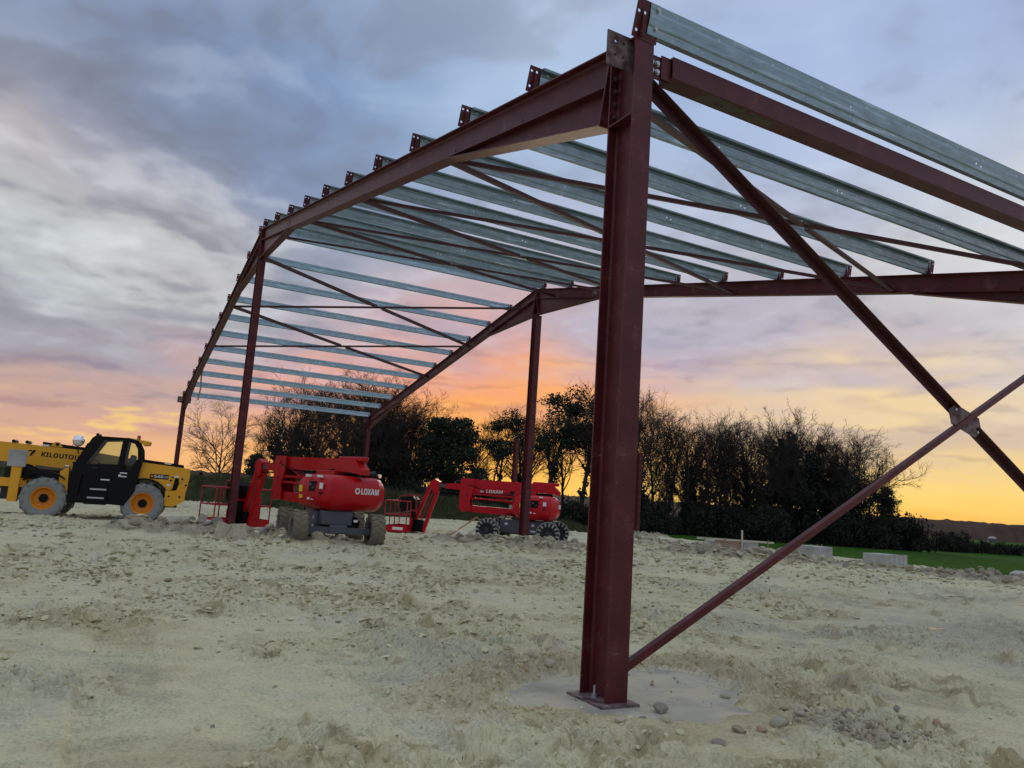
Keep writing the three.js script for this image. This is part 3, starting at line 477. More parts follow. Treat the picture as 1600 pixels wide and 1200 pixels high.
// a plate with holes through it, outline in x, y
function holedPlate(outline, holes, O, A, B, D, t) {
  const s = new THREE.Shape(outline.map((p) => new THREE.Vector2(...p)));
  for (const [x, y, r] of holes) { const h = new THREE.Path(); h.absarc(x, y, r, 0, Math.PI * 2, true); s.holes.push(h); }
  const g = new THREE.ExtrudeGeometry(s, { depth: t, bevelEnabled: false, curveSegments: 5 }); g.translate(0, 0, -t / 2);
  g.applyMatrix4(new THREE.Matrix4().makeBasis(A, B, D).setPosition(O)); return g;
}
const columns = {};
for (const [i, x] of [[0, 0], [1, BAY]]) {
  const yR = i ? 0.19 : 0.09;
  const eN = makeColumn(frame, x, -COLD / 2, 0.0, HE - 0.012, HE + 0.05);
  const rC = makeColumn(frame, x, -L, yR - 0.1, HR - 0.95, HR - 0.95);
  const eF = makeColumn(frame, x, -2 * L + COLD / 2, -0.15, HE - 0.012, HE - 0.012);
  // wedge that carries each outer column up under the slope, cap plate, stiffeners
  for (const [F, m, sgn] of [[nearF, eN, 1], [null, eF, -1]]) {
    const zo = sgn > 0 ? 0 : -2 * L, zi = zo - sgn * COLD, w = at(V(x, 0, 0), V(0, 0, 1), V(0, 1, 0), V(1, 0, 0)), yi = HE + COLD * Math.tan(AL);
    const wedge = [[zi, HE - 0.012], [zo, HE - 0.012], [zi, yi - 0.012]];
    mesh('cap_plate', [prism(wedge, w, -0.005, 0.005), prism([[zi, HE - 0.012], [zi + sgn * 0.0145, HE - 0.012], [zi + sgn * 0.0145, yi - 0.016], [zi, yi - 0.013]], w, -0.0935, 0.0935), prism([[zo + sgn * 0.004, HE - 0.014], [zo + sgn * 0.004, HE - 0.002], [zi, yi], [zi, yi - 0.012]], w, -0.097, 0.097)], M.steel, m);
    for (const s of [-1, 1]) mesh('stiffener', [box(...(s < 0 ? [x - 0.092, x - 0.006] : [x + 0.006, x + 0.092]), HE - 0.66, HE - 0.645, Math.min(zo - sgn * 0.016, zi + sgn * 0.016), Math.max(zo - sgn * 0.016, zi + sgn * 0.016))], M.steel, m);
    // gusset plates that wait for the eave beams of the next bays
    for (const s of [-1, 1]) {
      if (s > 0 && i === 0 && sgn > 0 || s < 0 && i === 1 && sgn > 0) { // here the eave beam is bolted on
        mesh('gusset_plate', [box(...(s > 0 ? [x + 0.006, x + 0.33] : [x - 0.33, x - 0.006]), HE - 0.235, HE - 0.03, zo - 0.098, zo - 0.086)], M.steel, m);
        for (const bx_ of [0.14, 0.20]) for (const by of [0.10, 0.175]) mesh('bolt', [boltGeo(V(x + s * bx_, HE - by, zo - 0.086), V(0, 0, 1), 0.019, 0.018), rod(V(x + s * bx_, HE - by, zo - 0.086), V(x + s * bx_, HE - by, zo - 0.082), 0.025, 12)], M.bolt, m);
      } else {
        const o = [[0.006, -0.26], [0.30, -0.26], [0.30, 0.035], [0.006, 0.035]].map(([a, b]) => [s * a, b]), h = []; for (const a of [0.14, 0.22]) for (const b of [-0.04, -0.16]) h.push([s * a, b, 0.013]);
        mesh('gusset_plate', [holedPlate(s < 0 ? o.reverse() : o, h, V(x, HE, zo - sgn * 0.10), V(1, 0, 0), V(0, 1, 0), V(0, 0, 1), 0.012)], M.steelDirty, m);
      }
    }
    // end plate bolts inside the column flange
    for (const s of [-1, 1]) for (let k = 0; k < 5; k++) mesh('bolt', [boltGeo(V(x + s * 0.048, HE - 0.10 - k * 0.115, zi + sgn * 0.0145), V(0, 0, sgn), 0.019, 0.03)], M.darkBolt, m);
  }
}

// rafters with haunches at eave and ridge; each carries its purlin cleats
const TN = [...Array(11).keys()].map((i) => i ? 0.086 + 1.7277 * i : 0.02), TF = [...Array(11).keys()].map((i) => 0.32 + 1.7118 * i);
const RH = 0.330, RB = 0.0935;
function makeRafter(F, x, t0, t1, eaveAt0, slots) {
  const f = (t, n, d) => F(t, n, d + x), g = [];
  g.push(fbox(f, t0, t1, -0.0135, 0, -RB, RB), fbox(f, t0, t1, -RH + 0.0135, -0.0135, -0.0045, 0.0045), fbox(f, t0, t1, -RH, -RH + 0.0135, -RB, RB));
  for (const s of [-1, 1]) for (const n of [-0.0135, -RH + 0.0135]) { const k = n > -0.1 ? -1 : 1; g.push(prism([[n, 0.0045], [n, 0.022], [n + k * 0.0175, 0.0045]], (a, b, d) => f(d, a, s * b), t0, t1)); }
  // haunch(es): cut from the same section, tapering
  const haunch = (ta, tb, dep) => { // deep end at ta, runs out at tb
    const bot = (t) => -RH - dep * (t - tb) / (ta - tb), tri = [[ta, -RH], [tb, -RH], [ta, bot(ta)]];
    const web = prism(tri, (a, b, d) => f(a, b, d), -0.0045, 0.0045), fl = prism([[ta, bot(ta)], [tb, -RH], [tb, -RH - 0.0135], [ta, bot(ta) - 0.0135]], (a, b, d) => f(a, b, d), -RB, RB);
    return [web, fl];
  };
  const lo = eaveAt0 ? t0 : t1, hi = eaveAt0 ? t1 : t0, sg = eaveAt0 ? 1 : -1;
  g.push(...haunch(lo, lo + sg * 3.45, 0.31), ...haunch(hi, hi - sg * 3.75, 0.56));
  const m = mesh('rafter', g, M.steel, frame);
  // end plates
  mesh('end_plate', [fbox(f, lo - sg * 0.018, lo, -0.66, 0.0, -0.0935, 0.0935)], M.steel, m);
  mesh('end_plate', [fbox(f, hi, hi + sg * 0.016, -0.93, 0.02, -0.0935, 0.0935)], M.steel, m);
  for (const s of [-1, 1]) for (let k = 0; k < 6; k++) mesh('bolt', [boltGeo(f(hi, -0.09 - k * 0.145, s * 0.055), f(-sg, 0, 0).sub(f(0, 0, 0)).normalize(), 0.018, 0.022)], M.darkBolt, m);
  for (const t of [3.35, 1.6]) { const c = lo + sg * t; mesh('stiffener', [fbox(f, c - 0.05, c + 0.05, -RH + 0.0135, -RH + 0.075, -0.06, -0.05), fbox(f, c - 0.05, c + 0.05, -RH + 0.0135, -RH + 0.075, 0.05, 0.06)], M.steel, m); }
  mesh('splice_plate', [fbox(f, hi - sg * 3.62, hi - sg * 3.38, -0.22, -0.08, 0.0045, 0.012), fbox(f, hi - sg * 3.62, hi - sg * 3.38, -0.22, -0.08, -0.012, -0.0045)], M.steelDirty, m);
  for (const t of slots) {
    const o = f(t, 0, 0), A = V(1, 0, 0), B = f(0, 1, 0).sub(f(0, 0, 0)), D = A.clone().cross(B);
    const out = [[-0.125, 0.001], [0.125, 0.001], [0.112, t < 0.05 ? 0.315 : 0.265], [-0.112, t < 0.05 ? 0.315 : 0.265]], holes = []; for (const a of [-0.088, 0.088]) for (const b of [0.06, 0.215]) holes.push([a, b, 0.014]); holes.push([-0.028, 0.215, 0.014]);
    mesh('cleat', [holedPlate(out, holes, o, A, B, D, 0.008), prism([[0.006, 0.001], [0.07, 0.001], [0.012, 0.24], [0.006, 0.24]], (a, b, d) => o.clone().addScaledVector(D, (F === nearF ? 1 : 1) * a).addScaledVector(B, b).addScaledVector(A, d), -0.058, -0.050)], M.steel, m);
  }
  return m;
}
const tA = COLD / Math.cos(AL) + 0.018 * 1.0;
for (const x of [0, BAY]) { makeRafter(nearF, x, tA, SL - 0.017, true, TN); makeRafter(farF, x, 0.017, SL - tA, false, TF); }

// galvanised purlins of zed section with a ribbed web
function makePurlin(F, t, sgn, box_, up = 0) {          // sgn: direction of t in which the top flange points
  const f = (a, b, d) => F(t + a, b + up, d), x0 = 0.012, x1 = BAY - 0.012, th = 0.003, o = sgn * 0.007;
  const top = box_ ? -sgn : sgn, bot = -sgn;
  const line = [[top * 0.064, 0.228], [top * 0.066, 0.2515], [0, 0.252], [0, 0.192], [o, 0.176]];
  const line2 = [[o, 0.080], [0, 0.064], [0, 0.003], [bot * 0.066, 0.0035], [bot * 0.064, 0.026]];
  const ribbon = (pts) => pts.slice(1).map((q, i) => { const p = pts[i], l = Math.hypot(q[0] - p[0], q[1] - p[1]), nx = -(q[1] - p[1]) / l * th / 2, ny = (q[0] - p[0]) / l * th / 2; return prism([[p[0] + nx, p[1] + ny], [q[0] + nx, q[1] + ny], [q[0] - nx, q[1] - ny], [p[0] - nx, p[1] - ny]], f, x0, x1); });
  const g = [...ribbon(line), ...ribbon(line2)];
  const holes = []; for (const c of [BAY / 2 - 0.045, BAY / 2 + 0.045]) holes.push([c, 0.128 + (c > BAY / 2 ? -0.006 : 0.006), 0.013]); for (const c of [BAY * 0.27, BAY * 0.74]) holes.push([c, 0.135, 0.010]);
  const A = V(1, 0, 0), B = f(0, 1, 0).sub(f(0, 0, 0)), D = A.clone().cross(B);
  g.push(holedPlate([[x0, 0.080], [x1, 0.080], [x1, 0.176], [x0, 0.176]], holes, f(o, 0, 0), A, B, D, th));
  for (const p of g) { p.translate(0, 0, 0); }
  const m = mesh('purlin', g, M.galv, frame); return m;
}
for (const [i, t] of TN.entries()) {
  const up = i ? 0 : 0.055, m = makePurlin(nearF, t - 0.012, -1, i === 0, up); m.geometry.attributes.uv.array.forEach((v, k, a) => { a[k] = v + (k % 2 ? i * 0.37 : i * 0.83); });
  const f = (a, b, d) => nearF(t + a, b + up, d), D = f(-1, 0, 0).sub(f(0, 0, 0));
  for (const x of [0.088, BAY - 0.088]) for (const n of [0.06, 0.215]) mesh('bolt', [boltGeo(f(-0.014, n, x), D, 0.015, 0.016), rod(f(-0.014, n, x), f(-0.018, n, x), 0.021, 10)], M.bolt, m);
}
for (const [i, t] of TF.entries()) { const m = makePurlin(farF, t - 0.012, 1, false); m.geometry.attributes.uv.array.forEach((v, k, a) => { a[k] = v + (k % 2 ? i * 0.31 : i * 0.71); }); }

// eave beam: a square tube on end plates
{
  const y0 = HE - 0.195, y1 = HE - 0.008, z0 = -0.225, z1 = -0.045, x0 = 0.335, x1 = BAY - 0.335, w = 0.012;
  const b = mesh('eave_beam', [box(x0, x1, y0, y1, z1 - w, z1), box(x0, x1, y0, y1, z0, z0 + w), box(x0, x1, y0, y0 + w, z0 + w, z1 - w), box(x0, x1, y1 - w, y1, z0 + w, z1 - w)], M.steel, frame);
  for (const [a, s] of [[x0, 1], [x1, -1]]) mesh('end_plate', [box(Math.min(a, a - s * 0.014), Math.max(a, a - s * 0.014), y0 - 0.025, y1 - 0.012, -0.20, -0.09), box(Math.min(a, a - s * 0.10), Math.max(a, a - s * 0.10), y0 - 0.03, y1 - 0.01, -0.084, -0.072)], M.steel, b);
  // patch of dried clay stuck to the underside
  srand(8); const d = []; for (let i = 0; i < 46; i++) { const g = rocks[i % 6].clone(); g.scale(rr(0.03, 0.12), 0.006, rr(0.01, 0.035)); g.translate(0.75 + rr(0, 0.85), y0 - 0.001, rr(z0 + 0.03, z1 - 0.03)); d.push(g); }
  mesh('dried_clay', d, std(0.11, 0.095, 0.065, 0.95), b);
}

function angleBar(p, q, w, facing, t = 0.009) {         // rolled angle: one leg against the frame, one standing off along its upper edge
  const D = q.clone().sub(p), len = D.length(); D.normalize(); const B = facing.clone().addScaledVector(D, -facing.dot(D)).normalize(), A = B.clone().cross(D); if (A.y < 0) A.negate();
  const f = at(p, A, B, D); return prism([[-w / 2, -w / 2], [w / 2, -w / 2], [w / 2, w / 2], [w / 2 - t, w / 2], [w / 2 - t, -w / 2 + t], [-w / 2, -w / 2 + t]], f, 0, len);
}
// bracing: crossed tubes, one through, the other in two halves bolted to a gusset at the crossing
function cross(p0, p1, q0, q1, w, plate, facing) {       // p through, q halved
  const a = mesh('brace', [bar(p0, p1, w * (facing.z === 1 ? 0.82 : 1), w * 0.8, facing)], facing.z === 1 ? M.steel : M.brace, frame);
  const P = p1.clone().sub(p0), Q = q1.clone().sub(q0), c0 = P.clone().cross(Q).normalize();
  const w0 = p0.clone().sub(q0), d1 = P.dot(P), d2 = P.dot(Q), d3 = Q.dot(Q), d4 = P.dot(w0), d5 = Q.dot(w0), k = (d1 * d5 - d2 * d4) / (d1 * d3 - d2 * d2);
  const C = q0.clone().addScaledVector(Q, k), qn = Q.clone().normalize(), pn = P.clone().normalize();
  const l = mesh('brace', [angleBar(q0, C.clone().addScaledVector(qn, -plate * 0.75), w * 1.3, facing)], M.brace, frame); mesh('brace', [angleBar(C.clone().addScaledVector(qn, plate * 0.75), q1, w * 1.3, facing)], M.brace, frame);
  const f = at(C, pn, qn, c0), e = plate, g = prism([[-e * 0.75, -e * 0.3], [-e * 0.25, -e], [e * 0.3, -e], [e * 0.75, e * 0.3], [e * 0.25, e], [-e * 0.3, e]], f, -0.005, 0.005);
  const gm = mesh('gusset_plate', [g], M.steelDirty, a);
  for (const s of [-1, 1]) mesh('bolt', [boltGeo(f(0, s * e * 0.82, 0.005), c0, 0.016, 0.02), boltGeo(f(0, s * e * 0.82, -0.005), c0.clone().negate(), 0.016, 0.02)], M.bolt, a);
  return a;
}
const zb = -0.166;
cross(V(0.06, 0.155, zb), V(BAY - 0.06, 4.93, zb), V(0.10, 4.93, zb), V(BAY - 0.10, 0.12, zb), 0.070, 0.26, V(0, 0, 1));
const NB = [0.42, 4.15, 8.25, 12.3, 16.35], FB = [1.15, 5.25, 9.4];
for (const [F, T] of [[nearF, NB], [farF, FB]]) for (let i = 0; i < T.length - 1; i++) {
  const n0 = -0.26, a = T[i], b = T[i + 1]; cross(F(b, n0, 0.05), F(a, n0, BAY - 0.05), F(a, n0, 0.05), F(b, n0, BAY - 0.05), 0.066, 0.18, F(0, 1, 0).sub(F(0, 0, 0)));
}

// lone columns of the next bays, still without rafters
{
  const c = thing('steel_column', 'lone red steel column standing in the far row, seen just right of the nearest column', 'steel column', [3 * BAY, -0.13, -2 * L]);
  makeColumn(c, 0, 0, 0, HE - 0.1, HE - 0.1, 'shaft');
  const d = c.clone(); d.name = numbered('steel_column'); d.position.set(2 * BAY, -0.12, -2 * L); scene.add(d);
  tag(d, 'lone red steel column standing in the far row behind the second red boom lift', 'steel column');
  const f = thing('concrete_plinth', 'low concrete plinth under the lone column right of the nearest column', 'plinth', [3 * BAY, 0, -2 * L]);
  mesh('block', [rbox(-0.55, 0.55, -0.8, -0.13, -0.55, 0.55, 0.03)], M.concrete, f);
}
// lifting strap left hanging from the far rafter
{
  const t = thing('lifting_strap', 'webbing lifting strap with a ring hanging from the far left rafter', 'strap');
  const p = farF(13.0, -0.02, 0.12), q = farF(13.0, -RH - 0.02, 0.14), pts = [farF(13.0, 0.01, -0.12), p.clone().add(V(0.02, 0.03, 0)), q, q.clone().add(V(0.03, -0.5, 0)), q.clone().add(V(-0.02, -1.0, 0.02))];
  const cv = new THREE.CatmullRomCurve3(pts), g = []; const fr = cv.getPoints(24); for (let i = 0; i < 24; i++) g.push(bar(fr[i], fr[i + 1].clone().lerp(fr[i], -0.05), 0.065, 0.012, V(0, 0, 1)));
  mesh('webbing', g, M.webbing, t); const r = new THREE.TorusGeometry(0.085, 0.014, 6, 18); r.scale(0.8, 1.25, 1); const e = pts[4]; r.translate(e.x, e.y - 0.1, e.z); mesh('ring', [r], M.bolt, t);
}

// concrete footings and shuttering of the next rows
{
  const b = thing('concrete_plinth', 'pale concrete block on the heap at mid right, left of the wider block', 'plinth', [22.8, 0, -17.3]);
  mesh('block', [rbox(-0.55, 0.52, -0.4, 0.33, -0.5, 0.5, 0.025)], M.concrete, b); for (const x of [-0.3, 0.1, 0.35]) mesh('anchor_bolt', [rod(V(x, 0.33, 0.1), V(x, 0.40, 0.1), 0.016, 6)], M.bolt, b);
  const c = thing('concrete_plinth', 'wider grey concrete block with dark joints on the heap edge before the green field', 'plinth', [27.3, 0, -17.3], 0.12);
  mesh('block', [rbox(-0.72, 0.72, -0.6, 0.11, -0.6, 0.6, 0.03)], M.concrete, c); for (let i = 0; i < 4; i++) mesh('formwork_board', [rbox(-0.70 + i * 0.36, -0.37 + i * 0.36, -0.35, 0.13, 0.60, 0.625, 0.006)], M.concrete, c);
  const d = thing('formwork', 'timber and concrete footing form with a long white batten and a stake', 'formwork', [18.3, 0, -17.4], -0.35);
  mesh('block', [rbox(-0.85, 0.85, -0.3, 0.36, -0.5, 0.5, 0.02)], M.concrete, d);
  mesh('side_board', [box(-0.87, 0.25, 0.02, 0.40, 0.503, 0.53)], std(0.36, 0.25, 0.19, 0.9), d); mesh('side_board', [box(0.27, 0.86, 0.02, 0.38, 0.503, 0.526)], M.concrete, d);
  mesh('batten', [bar(V(-1.6, 0.44, 0.58), V(1.45, 0.42, 0.58), 0.05, 0.07)], M.paleTimber, d); mesh('stake', [bar(V(0.16, 0.1, 0.64), V(0.15, 0.82, 0.64), 0.06, 0.05, V(1, 0, 0))], M.paleTimber, d);
  for (const x of [-1.3, -0.5, 1.2]) mesh('stake', [bar(V(x, -0.1, 0.63), V(x, 0.50, 0.63), 0.03, 0.03, V(1, 0, 0))], M.timber, d);
  const e = thing('formwork', 'low footing form with brown timber boards at the right edge of the photo', 'formwork', [27.0, -0.32, -11.3], 0.42);
  mesh('block', [rbox(-1.1, 1.35, -0.3, 0.30, -0.5, 0.5, 0.02)], M.concrete, e);
  mesh('side_board', [box(-1.15, -0.75, 0.02, 0.31, 0.503, 0.53)], M.timber, e); mesh('side_board', [box(-0.74, 1.0, 0.0, 0.27, 0.503, 0.53)], M.timber, e); mesh('stake', [bar(V(-0.7, 0, 0.55), V(-0.7, 0.42, 0.55), 0.03, 0.03, V(1, 0, 0))], M.timber, e);
}
// offcuts and debris near the ridge columns
{
  const g = (x, z) => ground(x, z, 0.1);
  const slab = (name, label, x, z, w, h, turn, lean, roll, mat) => { const o = mesh(name, [rbox(-w / 2, w / 2, 0, h, -0.03, 0.03, 0.01)], mat); o.position.set(x, g(x, z) - 0.03, z); o.rotation.set(lean, turn, roll, 'YXZ'); return tag(o, label, 'slab'); };
  slab('concrete_offcut', 'pale square board standing on edge before the middle column, right one of the leaning pair', -0.28, -13.9, 0.34, 0.44, 0.35, -0.25, 0.05, stoneMats[2]);
  slab('concrete_offcut', 'pale tapered board leaning left beside the square board at the middle column', -0.72, -14.0, 0.30, 0.42, 0.3, -0.3, -0.32, stoneMats[2]);
  slab('concrete_slab', 'flat broken slab lying on the rubble left of the middle column', -1.35, -15.9, 0.62, 0.34, 0.2, -1.25, 0.1, stoneMats[0]);
  slab('concrete_slab', 'flat broken slab at the left end of the rubble below the telehandler', -2.35, -15.8, 0.5, 0.4, 0.6, -1.15, -0.05, stoneMats[0]);
  slab('concrete_slab', 'grey slab tilted between the two rubble slabs left of the middle column', -0.95, -16.2, 0.2, 0.55, 0.2, -0.9, -0.5, stoneMats[3]);
  const t = thing('timber_frame', 'broken timber frame lying tilted on the dirt left of the second boom lift', 'timber frame', [8.6, 0.0, -20.6], 0.2);
  mesh('plank', [bar(V(-0.75, 0.02, 0.1), V(0.55, 0.68, -0.1), 0.06, 0.03)], M.timber, t); mesh('plank', [bar(V(-0.4, 0.02, 0.45), V(0.78, 0.5, 0.15), 0.10, 0.035)], M.paleTimber, t); mesh('plank', [bar(V(0.50, 0.66, -0.12), V(0.80, 0.46, 0.15), 0.07, 0.03)], M.timber, t); mesh('plank', [bar(V(-0.45, 0.20, 0.0), V(-0.2, 0.08, 0.42), 0.07, 0.03)], M.white, t);
}

// ------------------------------------------------------------------ machines
function lathe(pts, seg, axis = 'z') { const g = new THREE.LatheGeometry(pts.map((p) => new THREE.Vector2(...p)), seg); if (axis === 'z') g.rotateX(Math.PI / 2); return g; }
// wheel about the z axis, outer face towards -z
function makeWheel(parent, r, w, rimR, mats, lugs, lugIn = 0.80) {
  const o = new THREE.Group(); o.name = 'wheel'; parent.add(o);
  const h = w / 2, ty = [[rimR, -h * 0.78], [rimR + 0.02, -h * 0.92], [r * 0.80, -h], [r * 0.93, -h * 0.94], [r * 0.985, -h * 0.78], [r * 0.985, h * 0.78], [r * 0.93, h * 0.94], [r * 0.80, h], [rimR + 0.02, h * 0.92], [rimR, h * 0.78]];
  mesh('tyre', [lathe(ty, 40)], mats.tyre, o);
  const lg = [];
  for (let i = 0; i < lugs; i++) for (const s of [-1, 1]) {
    const a = (i + (s > 0 ? 0.5 : 0)) / lugs * 2 * Math.PI, g = box(-r * 0.055, r * 0.055, r * 0.955, r * 1.02, s > 0 ? 0.0 : -h * 1.0, s > 0 ? h * 1.0 : 0.0);
    g.translate(0, -r, 0); g.rotateY(s * 0.45); g.translate(0, r, 0); g.rotateZ(a); lg.push(g);
    const q = box(-r * 0.06, r * 0.06, r * lugIn, r * 0.97, s * h * 0.93, s * h * 1.03); q.rotateZ(a + 0.10); lg.push(q);
  }
  mesh('tread', lg, mats.lug ?? mats.tyre, o);
  mesh('rim', [lathe([[rimR + 0.005, -h * 0.80], [rimR * 0.98, -h * 0.86], [rimR * 0.90, -h * 0.82], [rimR * 0.84, -h * 0.35], [rimR * 0.60, -h * 0.22], [0.001, -h * 0.22]], 32), lathe([[0.001, h * 0.4], [rimR, h * 0.4], [rimR, h * 0.8]], 24)], mats.rim, o);
  const hb = [rod(V(0, 0, -h * 0.2), V(0, 0, -h * 0.62), rimR * 0.40, 10, rimR * 0.36)]; mesh('hub', hb, mats.hub, o);
  const nb = []; for (let i = 0; i < 8; i++) { const a = i / 8 * 2 * Math.PI; nb.push(rod(V(Math.cos(a) * rimR * 0.54, Math.sin(a) * rimR * 0.54, -h * 0.22), V(Math.cos(a) * rimR * 0.54, Math.sin(a) * rimR * 0.54, -h * 0.36), 0.016, 6)); }
  mesh('wheel_nut', nb, mats.nut ?? M.darkGrey, o);
  return o;
}
const hexRing = (r, w, depth) => { const s = new THREE.Shape(); for (let i = 0; i < 6; i++) { const a = i * Math.PI / 3; s[i ? 'lineTo' : 'moveTo'](r * Math.cos(a), r * Math.sin(a)); } s.closePath(); const h = new THREE.Path(); for (let i = 0; i < 6; i++) { const a = -i * Math.PI / 3 + 0.3; h[i ? 'lineTo' : 'moveTo']((r - w) * Math.cos(a), (r - w) * Math.sin(a)); } h.closePath(); s.holes.push(h); return new THREE.ExtrudeGeometry(s, { depth, bevelEnabled: false }); };

// articulated boom lift: +x towards the basket, -z the side seen in the second machine
function boomLift(label, pos, turn, chassisTurn, tyreMats, tint, steer) {
  const t = thing('boom_lift', label, 'boom lift', pos, turn);
  const red = tint;
  // chassis
  const ch = new THREE.Group(); ch.name = 'chassis'; ch.rotation.y = chassisTurn; t.add(ch);
  mesh('frame', [rbox(-0.80, 0.80, 0.34, 0.82, -0.50, 0.50, 0.04), rbox(-1.22, 1.22, 0.30, 0.52, -0.22, 0.22, 0.03), box(-1.18, -1.02, 0.30, 0.46, -0.86, 0.86), box(1.02, 1.18, 0.30, 0.46, -0.86, 0.86)], M.grey, ch);
  mesh('tool_box', [rbox(-1.08, -0.78, 0.50, 0.86, -0.42, 0.36, 0.04)], M.grey, ch); mesh('hose_bundle', [rod(V(-0.95, 0.72, 0.46), V(-0.95, 0.52, 0.44), 0.06, 8), rod(V(-0.9, 0.60, 0.55), V(-1.05, 0.46, 0.48), 0.05, 8)], M.black, ch);
  for (const x of [0.55, -0.45]) { mesh('decal', [box(x - 0.05, x + 0.05, 0.62, 0.70, -0.504, -0.500)], M.white, ch); }
  mesh('decal', [box(-0.55, -0.38, 0.42, 0.48, -0.504, -0.5)], M.white, ch); mesh('decal', [box(-1.084, -1.08, 0.60, 0.66, 0.39, 0.49)], M.white, ch);
  for (const x of [-1.1, 1.1]) for (const z of [-0.95, 0.95]) { const w = makeWheel(ch, 0.415, 0.36, 0.245, { tyre: tyreMats[0], lug: tyreMats[1], rim: steer ? M.darkGrey : M.grey, hub: M.darkGrey }, 15, steer ? 0.66 : 0.80); w.position.set(x, 0.41, z); w.rotation.y = (z > 0 ? Math.PI : 0) + (x < 0 ? steer : 0); }
  for (const [x, z] of [[0.7, -0.3], [0.5, 0.2], [-0.3, 0.34]]) mesh('hose', [new THREE.TubeGeometry(new THREE.CatmullRomCurve3([V(x, 0.8, z), V(x * 0.8, 1.02, z * 1.2), V(x * 0.5, 0.96, z), V(0.1, 1.05, z * 0.6)]), 14, 0.022, 6)].map((q) => { q.deleteAttribute('uv'); return q; }), M.black, t);
  mesh('hose', [new THREE.TubeGeometry(new THREE.CatmullRomCurve3([V(-0.2, 1.9, -0.17), V(0.6, 1.76, -0.19), V(1.5, 1.8, -0.19), V(2.1, 1.98, -0.25)]), 20, 0.016, 6)].map((q) => { q.deleteAttribute('uv'); return q; }), M.black, t);
  mesh('slew_ring', [rod(V(0, 0.78, 0), V(0, 0.93, 0), 0.42, 28)], M.darkGrey, t);
  // turret: rounded counterweight cover
  const s = new THREE.Shape([[0.06, 0.52], [-0.02, 0.65], [-0.68, 0.67], [-0.88, 0.61], [-0.96, 0.48], [-0.96, -0.48], [-0.88, -0.61], [-0.68, -0.67], [-0.02, -0.65], [0.06, -0.52]].map((p) => new THREE.Vector2(...p)));
  let g = new THREE.ExtrudeGeometry(s, { depth: 0.18, bevelEnabled: true, bevelThickness: 0.35, bevelSize: 0.30, bevelSegments: 5 }); g.rotateX(-Math.PI / 2); g.translate(0, 0.86 + 0.35, 0);
  g.deleteAttribute('uv'); g = toCreasedNormals(g, 0.5);
  const cover = mesh('counterweight_cover', [g], red, t);
  mesh('seam', [turned(new THREE.ExtrudeGeometry(s, { depth: 0.012, bevelEnabled: true, bevelThickness: 0.004, bevelSize: 0.303, bevelSegments: 1 }), (q) => { q.rotateX(-Math.PI / 2); q.translate(0, 1.24, 0); q.deleteAttribute('uv'); })], M.redDull, cover);
  // side panels, stickers, lettering
  const zs = -0.97;
  mesh('control_panel', [rbox(-0.62, -0.34, 1.30, 1.56, zs - 0.006, zs + 0.03, 0.01)], M.black, cover); mesh('dial', [rod(V(-0.42, 1.47, zs), V(-0.42, 1.47, zs - 0.02), 0.04, 10), rod(V(-0.54, 1.40, zs), V(-0.54, 1.40, zs - 0.02), 0.03, 8)], M.grey, cover);
  mesh('sticker', [box(-0.90, -0.78, 1.38, 1.52, zs - 0.004, zs + 0.02)], M.white, cover); mesh('sticker', [box(-0.06, 0.06, 1.28, 1.44, zs - 0.004, zs + 0.08), box(-0.08, 0.04, 1.12, 1.2, zs + 0.0, zs + 0.08)], M.stickerYellow, cover);
  mesh('latch', [rbox(-0.86, -0.78, 1.24, 1.30, zs - 0.008, zs + 0.01, 0.004)], M.black, cover);
  for (const [x, y] of [[-0.50, 1.12], [-0.34, 1.12], [0.10, 0.99]]) mesh('sticker', [box(x - 0.05, x + 0.05, y - 0.025, y + 0.03, zs + (y < 1 ? 0.13 : 0.018), zs + 0.15)], M.white, cover);
  for (const [x, y, z] of [[-0.25, 1.76, -0.80], [-0.70, 1.755, -0.78]]) mesh('sticker', [box(x - 0.06, x + 0.06, y - 0.10, y - 0.04, z - 0.19, z - 0.1)], M.white, cover);
  const rear = new THREE.Group(); rear.name = 'lettering'; rear.position.set(-1.263, 1.345, 0); rear.rotation.y = -Math.PI / 2; cover.add(rear); rear.userData = {};
  const txt = letters('LOXAM', 0.15, 0.012, 0.56); txt.translate(0.23, 0.03, 0.0); const hx = hexRing(0.085, 0.036, 0.012); hx.translate(-0.17, 0.03, 0);
  mesh('letters', [txt], M.white, rear); mesh('emblem', [hx], M.white, rear);
  mesh('engine_hose', [rod(V(-0.95, 1.80, 0.25), V(-0.75, 1.86, 0.75), 0.06, 8), rbox(-0.9, -0.3, 1.72, 1.84, 0.15, 0.72, 0.03)], M.black, t);
  mesh('work_light', [rod(V(-1.02, 1.84, 0.1), V(-0.97, 1.84, 0.1), 0.055, 12)], M.white, t); mesh('work_light', [rod(V(-0.85, 1.80, 0.86), V(-0.80, 1.80, 0.86), 0.05, 12)], M.chrome, t);
  // mast on the turret and the folded arms
  mesh('boom_support', [rbox(-0.42, 0.36, 1.0, 1.86, -0.30, -0.18, 0.02), rbox(-0.42, 0.36, 1.0, 1.86, 0.18, 0.30, 0.02), box(-0.4, 0.34, 1.0, 1.4, -0.18, 0.18)], red, t);
  const xy = flatXY();
  const ub = mesh('upper_boom', [prism([[-1.28, 1.92], [-1.0, 2.17], [2.30, 2.20], [2.30, 1.86], [-0.9, 1.84], [-1.28, 1.78]], xy, -0.15, 0.15)], red, t);
  mesh('boom_cover', [rbox(-1.22, -0.25, 2.12, 2.24, -0.10, 0.14, 0.03)], red, ub);
